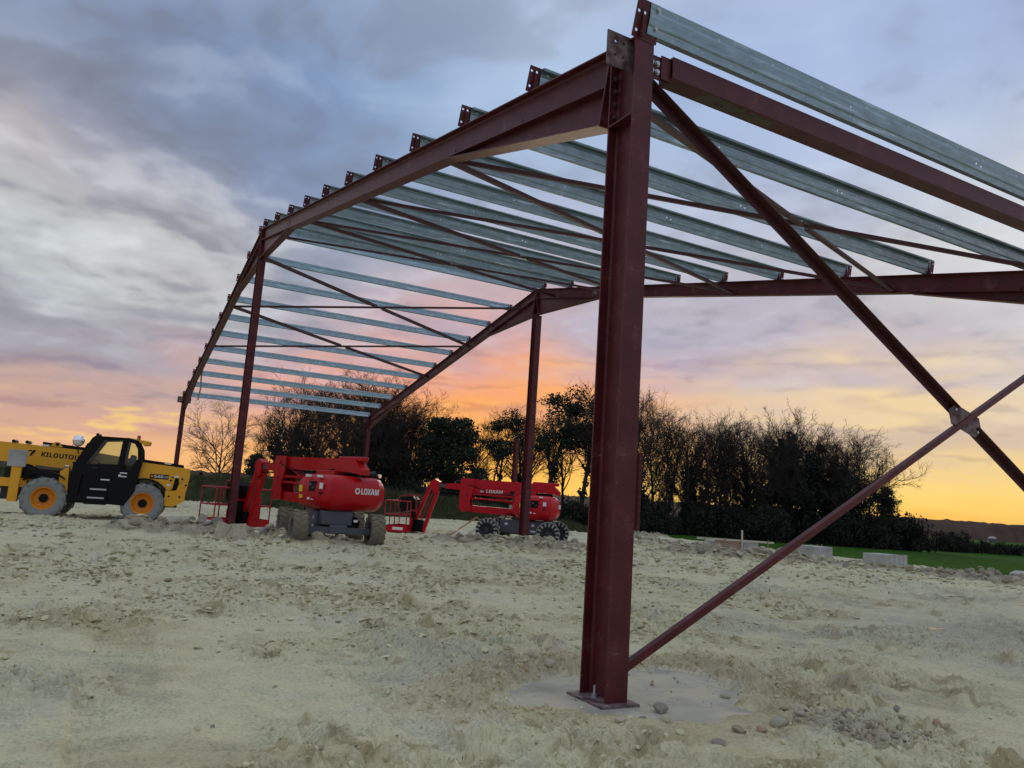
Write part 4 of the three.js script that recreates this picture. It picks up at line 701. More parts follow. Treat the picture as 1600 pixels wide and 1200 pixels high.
  mesh('knuckle', [prism([[1.92, 2.21], [2.42, 2.21], [2.46, 2.05], [2.44, 1.08], [2.34, 0.98], [1.98, 1.02], [2.06, 1.4], [1.92, 1.85]], xy, -0.235, -0.195), prism([[1.92, 2.21], [2.42, 2.21], [2.46, 2.05], [2.44, 1.08], [2.34, 0.98], [1.98, 1.02], [2.06, 1.4], [1.92, 1.85]], xy, 0.195, 0.235), box(2.36, 2.43, 1.1, 2.18, -0.195, 0.195)], red, t);
  for (const [x, y] of [[2.2, 2.05], [2.24, 1.62], [2.25, 1.48], [2.2, 1.12]]) mesh('pivot_pin', [rod(V(x, y, -0.26), V(x, y, 0.26), 0.045, 12)], M.redDull, t);
  for (const [y0, y1] of [[1.66, 1.62], [1.50, 1.45]]) mesh('link_bar', [bar(V(2.2, y0, -0.15), V(-0.2, y1, -0.15), 0.06, 0.085, V(0, 0, 1)), bar(V(2.2, y0, 0.15), V(-0.2, y1, 0.15), 0.06, 0.085, V(0, 0, 1))].map((q) => q), red, t);
  mesh('lift_cylinder', [rod(V(0.1, 1.22, 0), V(1.5, 1.78, 0), 0.055, 12), rod(V(1.5, 1.78, 0), V(1.95, 1.95, 0), 0.03, 10)], M.redDull, t);
  mesh('brace_bar', [bar(V(1.7, 1.84, -0.16), V(1.1, 1.62, -0.16), 0.03, 0.03), bar(V(0.4, 1.84, 0.16), V(1.0, 1.62, 0.16), 0.03, 0.03)], M.redDull, t);
  mesh('lower_boom', [prism([[-0.1, 1.18], [2.3, 1.24], [2.3, 1.0], [0.2, 0.93], [-0.1, 0.95]], xy, -0.15, 0.15)], red, t);
  mesh('sticker', [box(0.18, 0.32, 1.02, 1.08, -0.154, -0.15)], M.white, t);
  if (steer) { const side = new THREE.Group(); side.name = 'lettering'; side.position.set(1.28, 1.785, -0.196); side.rotation.y = Math.PI; t.add(side);
  mesh('backing', [box(-0.75, 0.72, -0.075, 0.085, -0.02, 0.0)], red, side); const lt = letters('LOXAM', 0.115, 0.006, 0.62); lt.translate(0.14, 0, 0); const h2 = hexRing(0.06, 0.026, 0.006); h2.translate(-0.34, 0, 0); mesh('letters', [lt], M.white, side); mesh('emblem', [h2], M.white, side); }
  // fly boom, elbow, jib
  mesh('telescopic_boom', [prism([[2.30, 2.02], [2.30, 1.76], [3.05, 1.80], [3.05, 1.98]], xy, -0.11, 0.11)], red, t);
  mesh('boom_tip', [prism([[3.05, 1.95], [3.05, 1.83], [3.42, 1.83], [3.42, 1.95]], xy, -0.08, 0.08)], M.grey, t); mesh('hose_bundle', [rod(V(2.5, 2.08, 0.05), V(2.7, 2.02, 0.05), 0.07, 8), rod(V(2.6, 1.76, -0.06), V(3.4, 1.72, -0.06), 0.022, 6)], M.black, t);
  mesh('elbow', [prism([[3.28, 2.02], [3.46, 2.12], [3.62, 2.04], [3.66, 1.9], [3.46, 1.56], [3.32, 1.66]], xy, -0.13, 0.13)], red, t);
  mesh('jib_arm', [bar(V(3.60, 1.97, 0), V(4.16, 0.52, 0), 0.13, 0.10, V(0, 0, 1))], red, t); mesh('jib_arm', [bar(V(3.36, 1.66, 0), V(3.82, 0.10, 0), 0.13, 0.12, V(0, 0, 1))], red, t); mesh('jib_cylinder', [rod(V(3.52, 1.7, 0), V(3.92, 0.5, 0), 0.022, 8)], M.redDull, t);
  mesh('basket_mount', [rbox(3.82, 4.2, 0.12, 0.56, -0.14, 0.14, 0.02), rbox(4.12, 4.28, 0.2, 0.85, -0.3, 0.3, 0.03)], M.black, t);
  // basket
  const bk = new THREE.Group(); bk.name = 'basket'; t.add(bk); const X0 = 4.22, X1 = 5.06, Z = 0.90, rails = [];
  mesh('floor', [box(X0, X1, 0.10, 0.14, -Z, Z)], M.darkGrey, bk);
  mesh('kick_plate', [box(X0 - 0.02, X0, 0.10, 0.32, -Z, Z), box(X1, X1 + 0.02, 0.10, 0.32, -Z, Z), box(X0, X1, 0.10, 0.32, -Z - 0.02, -Z), box(X0, X1, 0.10, 0.32, Z, Z + 0.02)], red, bk);
  mesh('rear_panel', [rbox(X0 - 0.06, X0 - 0.02, 0.32, 0.62, -0.55, 0.55, 0.015), rbox(X0 - 0.06, X0 - 0.02, 0.62, 1.0, -0.25, 0.55, 0.015)], red, bk);
  for (const y of [0.72, 1.22]) for (const [a, b] of [[V(X0, y, -Z), V(X1, y, -Z)], [V(X1, y, -Z), V(X1, y, Z)], [V(X1, y, Z), V(X0, y, Z)], [V(X0, y, Z), V(X0, y, -Z)]]) mesh('rail', [rod(a, b, 0.021, 8)], M.redDull, bk);
  for (const [x, z] of [[X0, -Z], [X1, -Z], [X0, Z], [X1, Z], [X1, -0.3], [X1, 0.3], [X0, -0.45], [X0, 0.45]]) mesh('post', [rod(V(x, 0.3, z), V(x, 1.22, z), 0.021, 8)], M.redDull, bk);
  mesh('control_console', [prism([[4.10, 0.95], [4.62, 0.80], [4.70, 1.02], [4.66, 1.34], [4.22, 1.42], [4.12, 1.3]], xy, -0.34, 0.34)], M.black, bk);
  const gr = [[4.04, 0.95], [4.04, 1.34], [4.14, 1.47], [4.66, 1.42], [4.76, 1.28], [4.72, 0.92]]; for (const z of [-0.38, 0.38]) mesh('console_guard', gr.slice(1).map((p, i) => rod(V(gr[i][0], gr[i][1], z), V(p[0], p[1], z), 0.018, 7)), M.redDull, bk);
  mesh('sticker', [box(X0 + 0.1, X0 + 0.5, 0.17, 0.27, -Z - 0.024, -Z - 0.02)], M.white, bk);
  return t;
}
const gloss = (r, g, b, k) => { const m = new THREE.MeshPhysicalMaterial({ roughness: k, specularIntensity: 0.6 }); m.color.setRGB(r, g, b); m.map = grime; return m; };
const grime = tex(512, 512, (u, v) => { const n = fbm(u * 5, v * 5, 6, 5), d = ss(0.1, 0.5, fbm(u * 7 + 3, v * 7, 5, 7) + 0.4 * n), k = 0.92 + 0.25 * n; return [k * (1 - 0.12 * d), clamp(k * 0.8 + 0.2 * d), clamp(k * 0.8 + 0.2 * d)]; }, true, 0.7, 0.7);
const redA = gloss(0.50, 0.005, 0.012, 0.30), redB = gloss(0.58, 0.006, 0.022, 0.34);
boomLift('red articulated boom lift seen from behind with white lettering on its rounded tail, mud-tan tyres', [2.14, -0.03, -15.4], 1.935, -0.439, [M.tyreTan, std(0.16, 0.145, 0.10, 0.95)], redA, 0.0);
boomLift('red articulated boom lift seen from the side behind the slim right column, pale dusty tyres', [10.74, -0.15, -20.18], 2.4727, -0.08, [M.tyreBlack, std(0.36, 0.37, 0.34, 0.95)], redB, 0.22);

// telescopic handler: +x towards the boom head, -z the cab side seen in the photo
{
  const t = thing('telehandler', 'yellow and black telescopic handler with a long boom and glazed cab at the left edge', 'telehandler', [-3.21, -0.06, -22.4], 3.032);
  const xy = flatXY(), Y = M.yellow, K = M.black;
  mesh('chassis_frame', [box(-2.3, 2.45, 0.50, 0.92, -0.42, 0.42), box(-1.5, -1.2, 0.5, 0.75, -0.9, 0.9), box(1.2, 1.5, 0.5, 0.75, -0.9, 0.9)], M.darkGrey, t);
  for (const [x, s] of [[1.25, 0.03], [-1.355, 0]]) for (const z of [-0.93, 0.93]) { const w = makeWheel(t, 0.60, 0.46, 0.325, { tyre: M.tyreGrey, lug: std(0.20, 0.205, 0.19, 0.95), rim: M.orange, hub: K, nut: M.orange }, 13); w.position.set(x, 0.60, z); w.rotation.y = (z > 0 ? Math.PI : 0) + s; }
  // rear body with wheel arch
  const arch = (cx, cy, r, a0, a1, n = 10) => [...Array(n + 1).keys()].map((i) => { const a = a0 + (a1 - a0) * i / n; return [cx + r * Math.cos(a), cy + r * Math.sin(a)]; });
  const rearB = mesh('engine_cover', [prism([[-1.12, 1.84], [-2.56, 1.73], [-2.58, 1.5], [-2.52, 1.0], [-1.98, 1.0], ...arch(-1.355, 0.62, 0.74, Math.PI * 0.86, Math.PI * 0.36), [-1.0, 1.30]], xy, -1.0, 1.02)], Y, t);
  mesh('counterweight', [prism([[-1.95, 1.02], [-2.50, 1.04], [-2.50, 0.72], [-2.2, 0.55], [-1.95, 0.56]], xy, -1.06, 1.06)], Y, t);
  for (const x of [-2.06, -2.36]) mesh('bolt', [rod(V(x, 0.86, -1.06), V(x, 0.86, -1.075), 0.03, 10)], K, rearB);
  mesh('grille_slot', [prism([[-2.17, 1.42], [-2.28, 1.42], [-2.30, 1.25], [-2.25, 1.05], [-2.12, 1.03], [-2.14, 1.15]], xy, -1.006, -1.0)], K, rearB);
  for (const [x, y] of [[-2.38, 1.40], [-2.10, 1.44], [-2.06, 1.34], [-2.5, 1.22]]) mesh('cap', [rod(V(x, y, -1.0), V(x, y, -1.012), 0.032, 10)], K, rearB);
  mesh('badge', [box(-1.99, -1.46, 1.36, 1.50, -1.006, -1.0)], K, rearB);
  { const g = new THREE.Group(); g.name = 'lettering'; g.position.set(-1.72, 1.395, -1.007); g.rotation.y = Math.PI; rearB.add(g); const a = letters('540', 0.085, 0.004, 0.25); a.translate(-0.01, 0.04, 0); const b = letters('170', 0.05, 0.004, 0.13); b.translate(0.19, 0.03, 0); mesh('letters', [a, b], M.white, g); mesh('emblem', [box(-0.24, -0.16, 0.01, 0.065, 0, 0.004)], M.orange, g); }
  mesh('sticker', [box(-2.06, -1.96, 1.16, 1.23, -1.006, -1.0)], M.white, rearB); mesh('sticker', [box(-2.28, -2.16, 1.44, 1.49, -1.006, -1.0), box(-2.15, -2.10, 1.44, 1.48, -1.006, -1.0)], M.white, rearB);
  mesh('boom_tail_cover', [prism([[-1.1, 1.94], [-2.36, 1.84], [-2.38, 1.74], [-1.1, 1.82]], xy, -0.5, 0.55)], K, t); mesh('sticker', [prism([[-1.80, 1.895], [-2.0, 1.88], [-2.0, 1.82], [-1.8, 1.835]], xy, -0.505, -0.5)], M.white, t);
  mesh('mud_guard', [prism([...arch(-1.355, 0.62, 0.74, Math.PI * 0.80, Math.PI * 0.28), ...arch(-1.355, 0.62, 0.69, Math.PI * 0.28, Math.PI * 0.80)], xy, -1.06, -0.70)], K, t);
  // cab
  const side = [[0.60, 1.60], [0.62, 0.58], [-0.86, 0.52], [-1.10, 0.95], [-1.16, 1.50], [-1.215, 1.84], [-1.17, 2.20], [-1.03, 2.46], [-0.75, 2.51], [0.13, 2.50], [0.20, 2.44]];
  const win1 = [[-0.10, 2.40], [-0.62, 2.45], [-0.57, 1.70], [0.30, 1.66]], win2 = [[-0.76, 2.43], [-0.93, 2.40], [-1.05, 2.22], [-1.09, 1.92], [-0.90, 1.57], [-0.70, 1.56]];
  const sidePanel = (z) => { const s = new THREE.Shape(side.map((p) => new THREE.Vector2(...p))); for (const w of [win1, win2]) s.holes.push(new THREE.Path(w.map((p) => new THREE.Vector2(...p)))); const g = new THREE.ExtrudeGeometry(s, { depth: 0.05, bevelEnabled: true, bevelSize: 0.012, bevelThickness: 0.012, bevelSegments: 1 }); g.translate(0, 0, z); g.deleteAttribute('uv'); return g; };
  const cab = mesh('cab', [sidePanel(-1.16), sidePanel(-0.20), box(-0.8, 0.1, 2.45, 2.50, -1.1, -0.2), prism([[0.60, 1.60], [0.56, 1.60], [0.56, 0.6], [0.62, 0.6]], xy, -1.1, -0.2), prism([[-1.15, 1.5], [-1.10, 1.5], [-1.06, 0.95], [-1.10, 0.95]], xy, -1.1, -0.2), box(-0.85, 0.58, 0.56, 0.62, -1.1, -0.2), prism([[0.18, 2.47], [0.12, 2.47], [0.54, 1.60], [0.60, 1.60]], xy, -1.1, -1.04), prism([[0.18, 2.47], [0.12, 2.47], [0.54, 1.60], [0.60, 1.60]], xy, -0.26, -0.2)], K, t);
  for (const w of [win1, win2]) for (const z of [-1.135, -0.175]) mesh('window', [prism(w, xy, z - 0.002, z + 0.002)], M.glass, cab);
  mesh('windscreen', [prism([[0.168, 2.45], [0.158, 2.45], [0.575, 1.62], [0.585, 1.62]], xy, -1.04, -0.26)], M.glass, cab);
  mesh('rear_window', [prism([[-1.19, 1.86], [-1.185, 1.86], [-1.14, 2.2], [-1.145, 2.2]], xy, -1.0, -0.3)], M.glass, cab);
  mesh('driver_seat', [rbox(-0.92, -0.42, 1.32, 1.46, -0.92, -0.42, 0.05), turned(rbox(-0.1, 0.06, 0, 0.62, -0.92, -0.42, 0.05), (g) => { g.rotateZ(0.16); g.translate(-0.82, 1.42, 0); })], M.darkGrey, cab);
  { const g = new THREE.TorusGeometry(0.17, 0.016, 6, 22); g.rotateX(1.2); g.rotateZ(0.6); g.rotateY(1.57); g.translate(0.12, 1.72, -0.66); mesh('steering_wheel', [g], K, cab); }
  mesh('dashboard', [rbox(0.18, 0.5, 1.2, 1.66, -1.0, -0.32, 0.05)], M.darkGrey, cab);
  mesh('roof_visor', [prism([[-0.72, 2.50], [-0.72, 2.535], [-1.36, 2.46], [-1.33, 2.36], [-1.18, 2.34], [-1.02, 2.47]], xy, -1.15, -0.22)], Y, cab);
  mesh('beacon', [rod(V(-1.0, 2.50, -0.7), V(-1.0, 2.64, -0.7), 0.055, 12, 0.045)], M.amber, cab);
  mesh('headlight', [rod(V(0.05, 2.55, -1.05), V(0.13, 2.54, -1.05), 0.05, 10), rod(V(0.05, 2.55, -0.4), V(0.13, 2.54, -0.4), 0.05, 10)], K, cab);
  for (const [y, x0, x1] of [[0.95, -0.36, 0.07], [0.70, -0.32, 0.12]]) mesh('step', [box(x0, x1, y - 0.025, y + 0.02, -1.24, -1.17)], M.bolt, cab);
  mesh('step_well', [rbox(-0.4, 0.2, 0.50, 1.05, -1.2, -1.16, 0.01)], K, cab);
  for (const [x0, x1, y0] of [[-0.84, -0.65, 1.45], [-0.84, -0.62, 1.35], [-0.68, -0.62, 1.385], [-0.4, -0.16, 1.22]]) mesh('sticker', [box(x0, x1, y0, y0 + 0.035, -1.176, -1.172)], M.white, cab);
  mesh('door_handle', [box(-0.04, 0.10, 1.55, 1.58, -1.2, -1.172)], M.darkGrey, cab);
  mesh('front_pillar', [prism([[0.72, 1.55], [0.93, 1.40], [0.93, 0.62], [0.66, 0.62]], xy, -1.0, -0.6)], Y, t); mesh('hose_bundle', [rod(V(0.58, 1.62, -1.12), V(0.30, 2.28, -1.12), 0.02, 6), rod(V(0.62, 1.7, -1.0), V(0.5, 1.35, -1.0), 0.035, 8), rod(V(0.36, 1.35, -1.19), V(0.42, 0.75, -1.19), 0.06, 8)], K, t);
  // boom
  const bm = mesh('boom', [prism([[-2.2, 1.42], [-2.2, 1.78], [0.5, 2.08], [2.75, 2.17], [2.75, 1.60], [0.55, 1.46]], xy, 0.02, 0.50)], Y, t);
  mesh('boom_section', [prism([[2.75, 2.12], [2.75, 1.66], [3.7, 1.62], [3.7, 2.06]], xy, 0.07, 0.45)], Y, bm); mesh('boom_head', [prism([[3.7, 2.14], [3.62, 1.55], [3.85, 1.0], [4.1, 0.75], [4.25, 0.85], [4.05, 1.4], [4.1, 2.0]], xy, 0.1, 0.42)], Y, t); mesh('fork_carriage', [box(4.2, 4.28, 0.35, 1.2, -0.5, 1.0), box(4.28, 5.4, 0.35, 0.40, -0.3, -0.16), box(4.28, 5.4, 0.35, 0.40, 0.66, 0.80)], K, t);
  mesh('boom_hose', [prism([[0.45, 2.08], [0.45, 2.17], [1.65, 2.25], [1.65, 2.12]], xy, 0.06, 0.16)], K, bm); mesh('boom_bracket', [prism([[1.10, 2.12], [1.18, 2.26], [1.32, 2.27], [1.44, 2.13]], xy, 0.0, 0.02)], Y, bm); for (const x of [1.25, 2.05, 2.4]) mesh('pivot_pin', [rod(V(x, 2.2, -0.01), V(x, 2.2, 0.5), 0.05, 10)], K, bm);
  mesh('clip', [prism([[1.78, 1.98], [1.90, 1.80], [1.94, 1.82], [1.86, 1.98]], xy, 0.0, 0.02), prism([[1.9, 1.98], [2.0, 1.96], [2.0, 1.93], [1.9, 1.95]], xy, 0, 0.02)], K, bm); mesh('sticker', [box(1.46, 1.64, 2.12, 2.17, 0.014, 0.02)], M.white, bm);
  { const g = new THREE.Group(); g.name = 'lettering'; g.position.set(1.13, 1.86, 0.016); g.rotation.y = Math.PI; g.rotation.z = 0; bm.add(g); const a = letters('KILOUTOU', 0.14, 0.006, 1.0); a.rotateZ(-0.035); mesh('letters', [a], K, g); }
  mesh('lift_cylinder', [rod(V(0.9, 1.0, 0.26), V(2.3, 1.62, 0.26), 0.08, 12)], M.darkGrey, t);
  // front end
  mesh('front_frame', [box(1.75, 2.5, 0.88, 1.12, -0.85, 0.85)], Y, t); mesh('under_body', [box(0.3, 2.45, 0.80, 1.42, -0.3, 0.62)], M.scrub, t);
  const sp = mesh('stabiliser_leg', [box(1.92, 2.16, 0.46, 1.55, -0.98, -0.80)], Y, t); mesh('stabiliser_leg', [box(1.92, 2.16, 0.46, 1.55, 0.80, 0.98)], Y, t); mesh('foot_plate', [turned(rbox(-0.23, 0.23, -0.24, 0.24, -0.04, 0.04, 0.01), (g) => { g.translate(2.05, 1.70, -0.98); })], M.concrete, sp); mesh('cross_tube', [box(1.96, 2.12, 1.2, 1.42, -0.8, 0.8)], K, t);
  mesh('mud_guard', [prism([...arch(1.25, 0.60, 0.77, Math.PI * 0.72, Math.PI * 0.22), ...arch(1.25, 0.60, 0.73, Math.PI * 0.22, Math.PI * 0.72)], xy, -1.08, -0.68)], K, t);
  mesh('headlight', [rbox(0.72, 0.84, 1.48, 1.58, -0.98, -0.9, 0.02)], M.chrome, t);
  // mirror
  mesh('mirror_arm', [rod(V(0.52, 1.95, -1.1), V(0.56, 2.20, -1.2), 0.018, 6), rod(V(0.75, 2.10, -1.1), V(0.62, 2.26, -1.2), 0.010, 6)], K, t);
  { const g = new THREE.SphereGeometry(0.165, 24, 16); g.scale(0.96, 1, 0.55); g.translate(0.55, 2.33, -1.2); mesh('mirror', [g], M.chrome, t); mesh('mirror_back', [turned(new THREE.SphereGeometry(0.169, 20, 12), (q) => { q.scale(0.96, 1, 0.5); q.translate(0.55, 2.325, -1.185); })], K, t); }
  mesh('rear_lamp', [rod(V(-2.55, 1.30, -0.9), V(-2.88, 1.58, -0.9), 0.012, 6), rbox(-2.94, -2.84, 1.56, 1.66, -0.94, -0.86, 0.02)], K, t);
}

// ------------------------------------------------------------------ trees, ivy, thicket
function leafGeo(list, size, aspect = 1.0) {            // list of points: one small bent leaf-clump face each
  const pos = new Float32Array(list.length * 18); let k = 0;
  for (const p of list) {
    const s = size * rr(0.6, 1.4), a = V(rr(-1, 1), rr(-1, 1), rr(-1, 1)).normalize(), b = V(rr(-1, 1), rr(-1, 1), rr(-1, 1)).cross(a).normalize(); a.multiplyScalar(s); b.multiplyScalar(s * aspect * 0.62);
    const c = a.clone().cross(b).normalize().multiplyScalar(s * 0.3), q = [p.clone().sub(a), p.clone().add(b).add(c), p.clone().add(a), p.clone().sub(b).add(c)];
    for (const i of [0, 1, 2, 0, 2, 3]) { pos[k++] = q[i].x; pos[k++] = q[i].y; pos[k++] = q[i].z; }
  }
  const g = new THREE.BufferGeometry(); g.setAttribute('position', new THREE.BufferAttribute(pos, 3)); g.computeVertexNormals(); g.setAttribute('uv', new THREE.BufferAttribute(new Float32Array(list.length * 12), 2)); g.userData.uv = true; return g;
}
function tubePath(pts, r0, r1, n, out) {                // tapered tube through points
  const ring = (c, D, r) => { const A = Math.abs(D.y) > 0.9 ? V(1, 0, 0) : V(0, 1, 0), B = D.clone().cross(A).normalize(), C = D.clone().cross(B); return [...Array(n).keys()].map((i) => { const a = i / n * 2 * Math.PI; return c.clone().addScaledVector(B, r * Math.cos(a)).addScaledVector(C, r * Math.sin(a)); }); };
  let prev = null; pts.forEach((p, i) => { const D = (pts[i + 1] ?? p).clone().sub(pts[i - 1] ?? p).normalize(), cur = ring(p, D, r0 + (r1 - r0) * i / (pts.length - 1)); if (prev) for (let k = 0; k < n; k++) { const m = (k + 1) % n; for (const v of [prev[k], cur[k], cur[m], prev[k], cur[m], prev[m]]) out.push(v.x, v.y, v.z); } prev = cur; });
}
const raw = (a) => { const g = new THREE.BufferGeometry(); g.setAttribute('position', new THREE.Float32BufferAttribute(a, 3)); g.computeVertexNormals(); g.setAttribute('uv', new THREE.BufferAttribute(new Float32Array(a.length / 3 * 2), 2)); g.userData.uv = true; return g; };
function growTree(seed, o) {                            // returns the geometries of one tree of height o.h
  srand(seed); const trunk = [], twigs = [], ivyAt = [], leaves = [], h = o.h;
  const limb = (p, dir, len, r, lvl) => {
    const n = [9, 5, 4, 3, 2][lvl], pts = [p.clone()], d = dir.clone(), bend = [0.10, 0.22, 0.28, 0.32, 0.3][lvl] * (o.twist ?? 1);
    for (let i = 0; i < n; i++) { d.add(V(rr(-1, 1), rr(-0.6, 0.9) * (lvl ? 0.9 : 0.1), rr(-1, 1)).multiplyScalar(bend)).normalize(); pts.push(pts[pts.length - 1].clone().addScaledVector(d, len / n)); }
    tubePath(pts, r, lvl >= 3 ? r * 0.45 : r * (lvl ? 0.35 : 0.28), [7, 5, 4, 3, 3][lvl], lvl <= 1 ? trunk : twigs);
    const along = (t) => { const f = Math.min(n - 0.001, t * n), i = Math.floor(f); return [pts[i].clone().lerp(pts[i + 1], f - i), pts[i + 1].clone().sub(pts[i]).normalize()]; };
    if (o.ivy && lvl <= 1) { const m = Math.round((lvl ? 2.4 : 26) * o.ivy); for (let k = 0; k < m; k++) { const t = lvl ? rnd() * 0.75 : rnd() * 0.95, [q] = along(t); if (q.y > h * (o.ivyTop ?? 0.75) * rr(0.75, 1.15)) continue; const R = (o.ivyR ?? 0.75) * rr(0.28, 0.8) * (lvl ? 0.7 : 1), a = rr(0, 6.283), off = R * rr(0.1, 0.9); q.add(V(off * Math.cos(a), 0, off * Math.sin(a))); for (let j = 0; j < 44; j++) { const v = V(rr(-1, 1), rr(-1, 1), rr(-1, 1)); if (v.length() > 1) continue; ivyAt.push(q.clone().add(V(v.x * R, v.y * R * 1.25, v.z * R))); } } }
    if (o.leafy && lvl === o.leafy) { const [q] = along(0.85); const R = rr(0.45, 0.9) * (o.clump ?? 1); for (let k = 0; k < 130; k++) { const v = V(rr(-1, 1), rr(-1, 1), rr(-1, 1)); if (v.length() > 1) continue; leaves.push(q.clone().add(V(v.x * R * 1.25, v.y * R * 0.6, v.z * R * 1.25))); } }
    if (lvl >= (o.levels ?? 4)) return;
    const kids = (o.kids ?? [12, 7, 6, 6])[lvl];
    for (let k = 0; k < kids; k++) {
      const t = lvl === 0 ? (o.bare ?? 0.3) + (1 - (o.bare ?? 0.3)) * (k + rnd()) / kids : rr(0.22, 1.0), [q, D] = along(Math.min(0.99, t));
      const side = V(rr(-1, 1), rr(-1, 1), rr(-1, 1)).cross(D).normalize(), ang = rr(0.45, 1.0) * (lvl === 0 ? (o.open ?? 1) * (1.25 - 0.6 * t) : 1.05), nd = D.clone().multiplyScalar(Math.cos(ang)).addScaledVector(side, Math.sin(ang)); if (lvl > 0) nd.y += 0.10; nd.normalize();
      const l = lvl === 0 ? h * (o.spread ?? 0.36) * (o.leafy ? 1.15 - 0.7 * t : 0.55 + 1.3 * t - 1.15 * t * t) * 1.15 * rr(0.8, 1.15) : len * rr(0.34, 0.56);
      limb(q, nd, Math.max(0.35, l), Math.max(0.0105, r * (lvl === 0 ? 0.42 : 0.5) * (lvl === 0 ? 1.2 - 0.7 * t : 1)), lvl + 1);
    }
  };
  limb(V(0, -0.3, 0), V(o.lean ?? rr(-0.08, 0.08), 1, rr(-0.08, 0.08)).normalize(), h * (o.leafy ? 0.92 : 0.80), o.r ?? h * 0.020, 0);
  if (o.second) limb(V(0.3, -0.3, 0.1), V(0.22, 1, 0.1).normalize(), h * 0.8, h * 0.013, 0);
  return { trunk: raw(trunk), crown: twigs.length ? raw(twigs) : null, ivy: ivyAt.length ? leafGeo(ivyAt, 0.17) : null, foliage: leaves.length ? leafGeo(leaves, 0.12) : null };
}
const protos = {
  oak: growTree(101, { h: 10, spread: 0.48, bare: 0.16, open: 1.15, kids: [16, 8, 6, 5], twist: 1.1 }),
  bare: growTree(209, { h: 11, spread: 0.40, bare: 0.36, kids: [12, 7, 5, 4] }),
  slim: growTree(202, { h: 11, spread: 0.42, bare: 0.32, kids: [12, 7, 5, 4], ivy: 0.8, ivyTop: 0.5, ivyR: 0.6 }),
  slimB: growTree(207, { h: 11, spread: 0.38, bare: 0.36, kids: [12, 7, 5, 5], ivy: 1.5, ivyTop: 0.62, ivyR: 0.7, second: true }),
  iviedLow: growTree(307, { h: 11, spread: 0.46, bare: 0.30, kids: [14, 7, 5, 5], ivy: 1.7, ivyTop: 0.50, ivyR: 1.0, second: true }),
  ivied: growTree(303, { h: 11, spread: 0.36, bare: 0.30, kids: [13, 7, 5, 5], ivy: 3.4, ivyTop: 0.84, ivyR: 1.2 }),
  iviedB: growTree(311, { h: 11, spread: 0.50, bare: 0.22, kids: [15, 8, 6, 5], ivy: 3.4, ivyTop: 0.68, ivyR: 1.4, second: true }),
  wide: growTree(404, { h: 13, spread: 0.56, bare: 0.24, open: 0.9, kids: [18, 8, 6, 5], ivy: 1.5, ivyTop: 0.42, ivyR: 1.2 }),
  pine: growTree(505, { h: 12, spread: 0.34, bare: 0.48, open: 1.2, levels: 2, kids: [13, 6], leafy: 2, clump: 1.15, ivy: 0.7, ivyTop: 0.5 }),
  evergreen: growTree(606, { h: 8, spread: 0.30, bare: 0.08, open: 1.15, levels: 2, kids: [22, 6], leafy: 2, clump: 1.0 }),
};
function tree(kind, x, z, h, label, turn, name = 'tree', y = -0.9, wide = 1) {
  const p = protos[kind], t = thing(name, label, 'tree', [x, y, z], turn);
  const put = (n, g, m) => { if (!g) return; const o = new THREE.Mesh(g, m); o.name = n; o.castShadow = o.receiveShadow = true; t.add(o); };
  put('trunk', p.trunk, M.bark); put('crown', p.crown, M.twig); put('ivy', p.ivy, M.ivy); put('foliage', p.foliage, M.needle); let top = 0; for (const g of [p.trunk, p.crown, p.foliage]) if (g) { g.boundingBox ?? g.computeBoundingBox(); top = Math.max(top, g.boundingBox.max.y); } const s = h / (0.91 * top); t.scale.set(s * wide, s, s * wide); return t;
}
const G1 = "slim bare tree with ivy round its trunk in the middle of the wood";
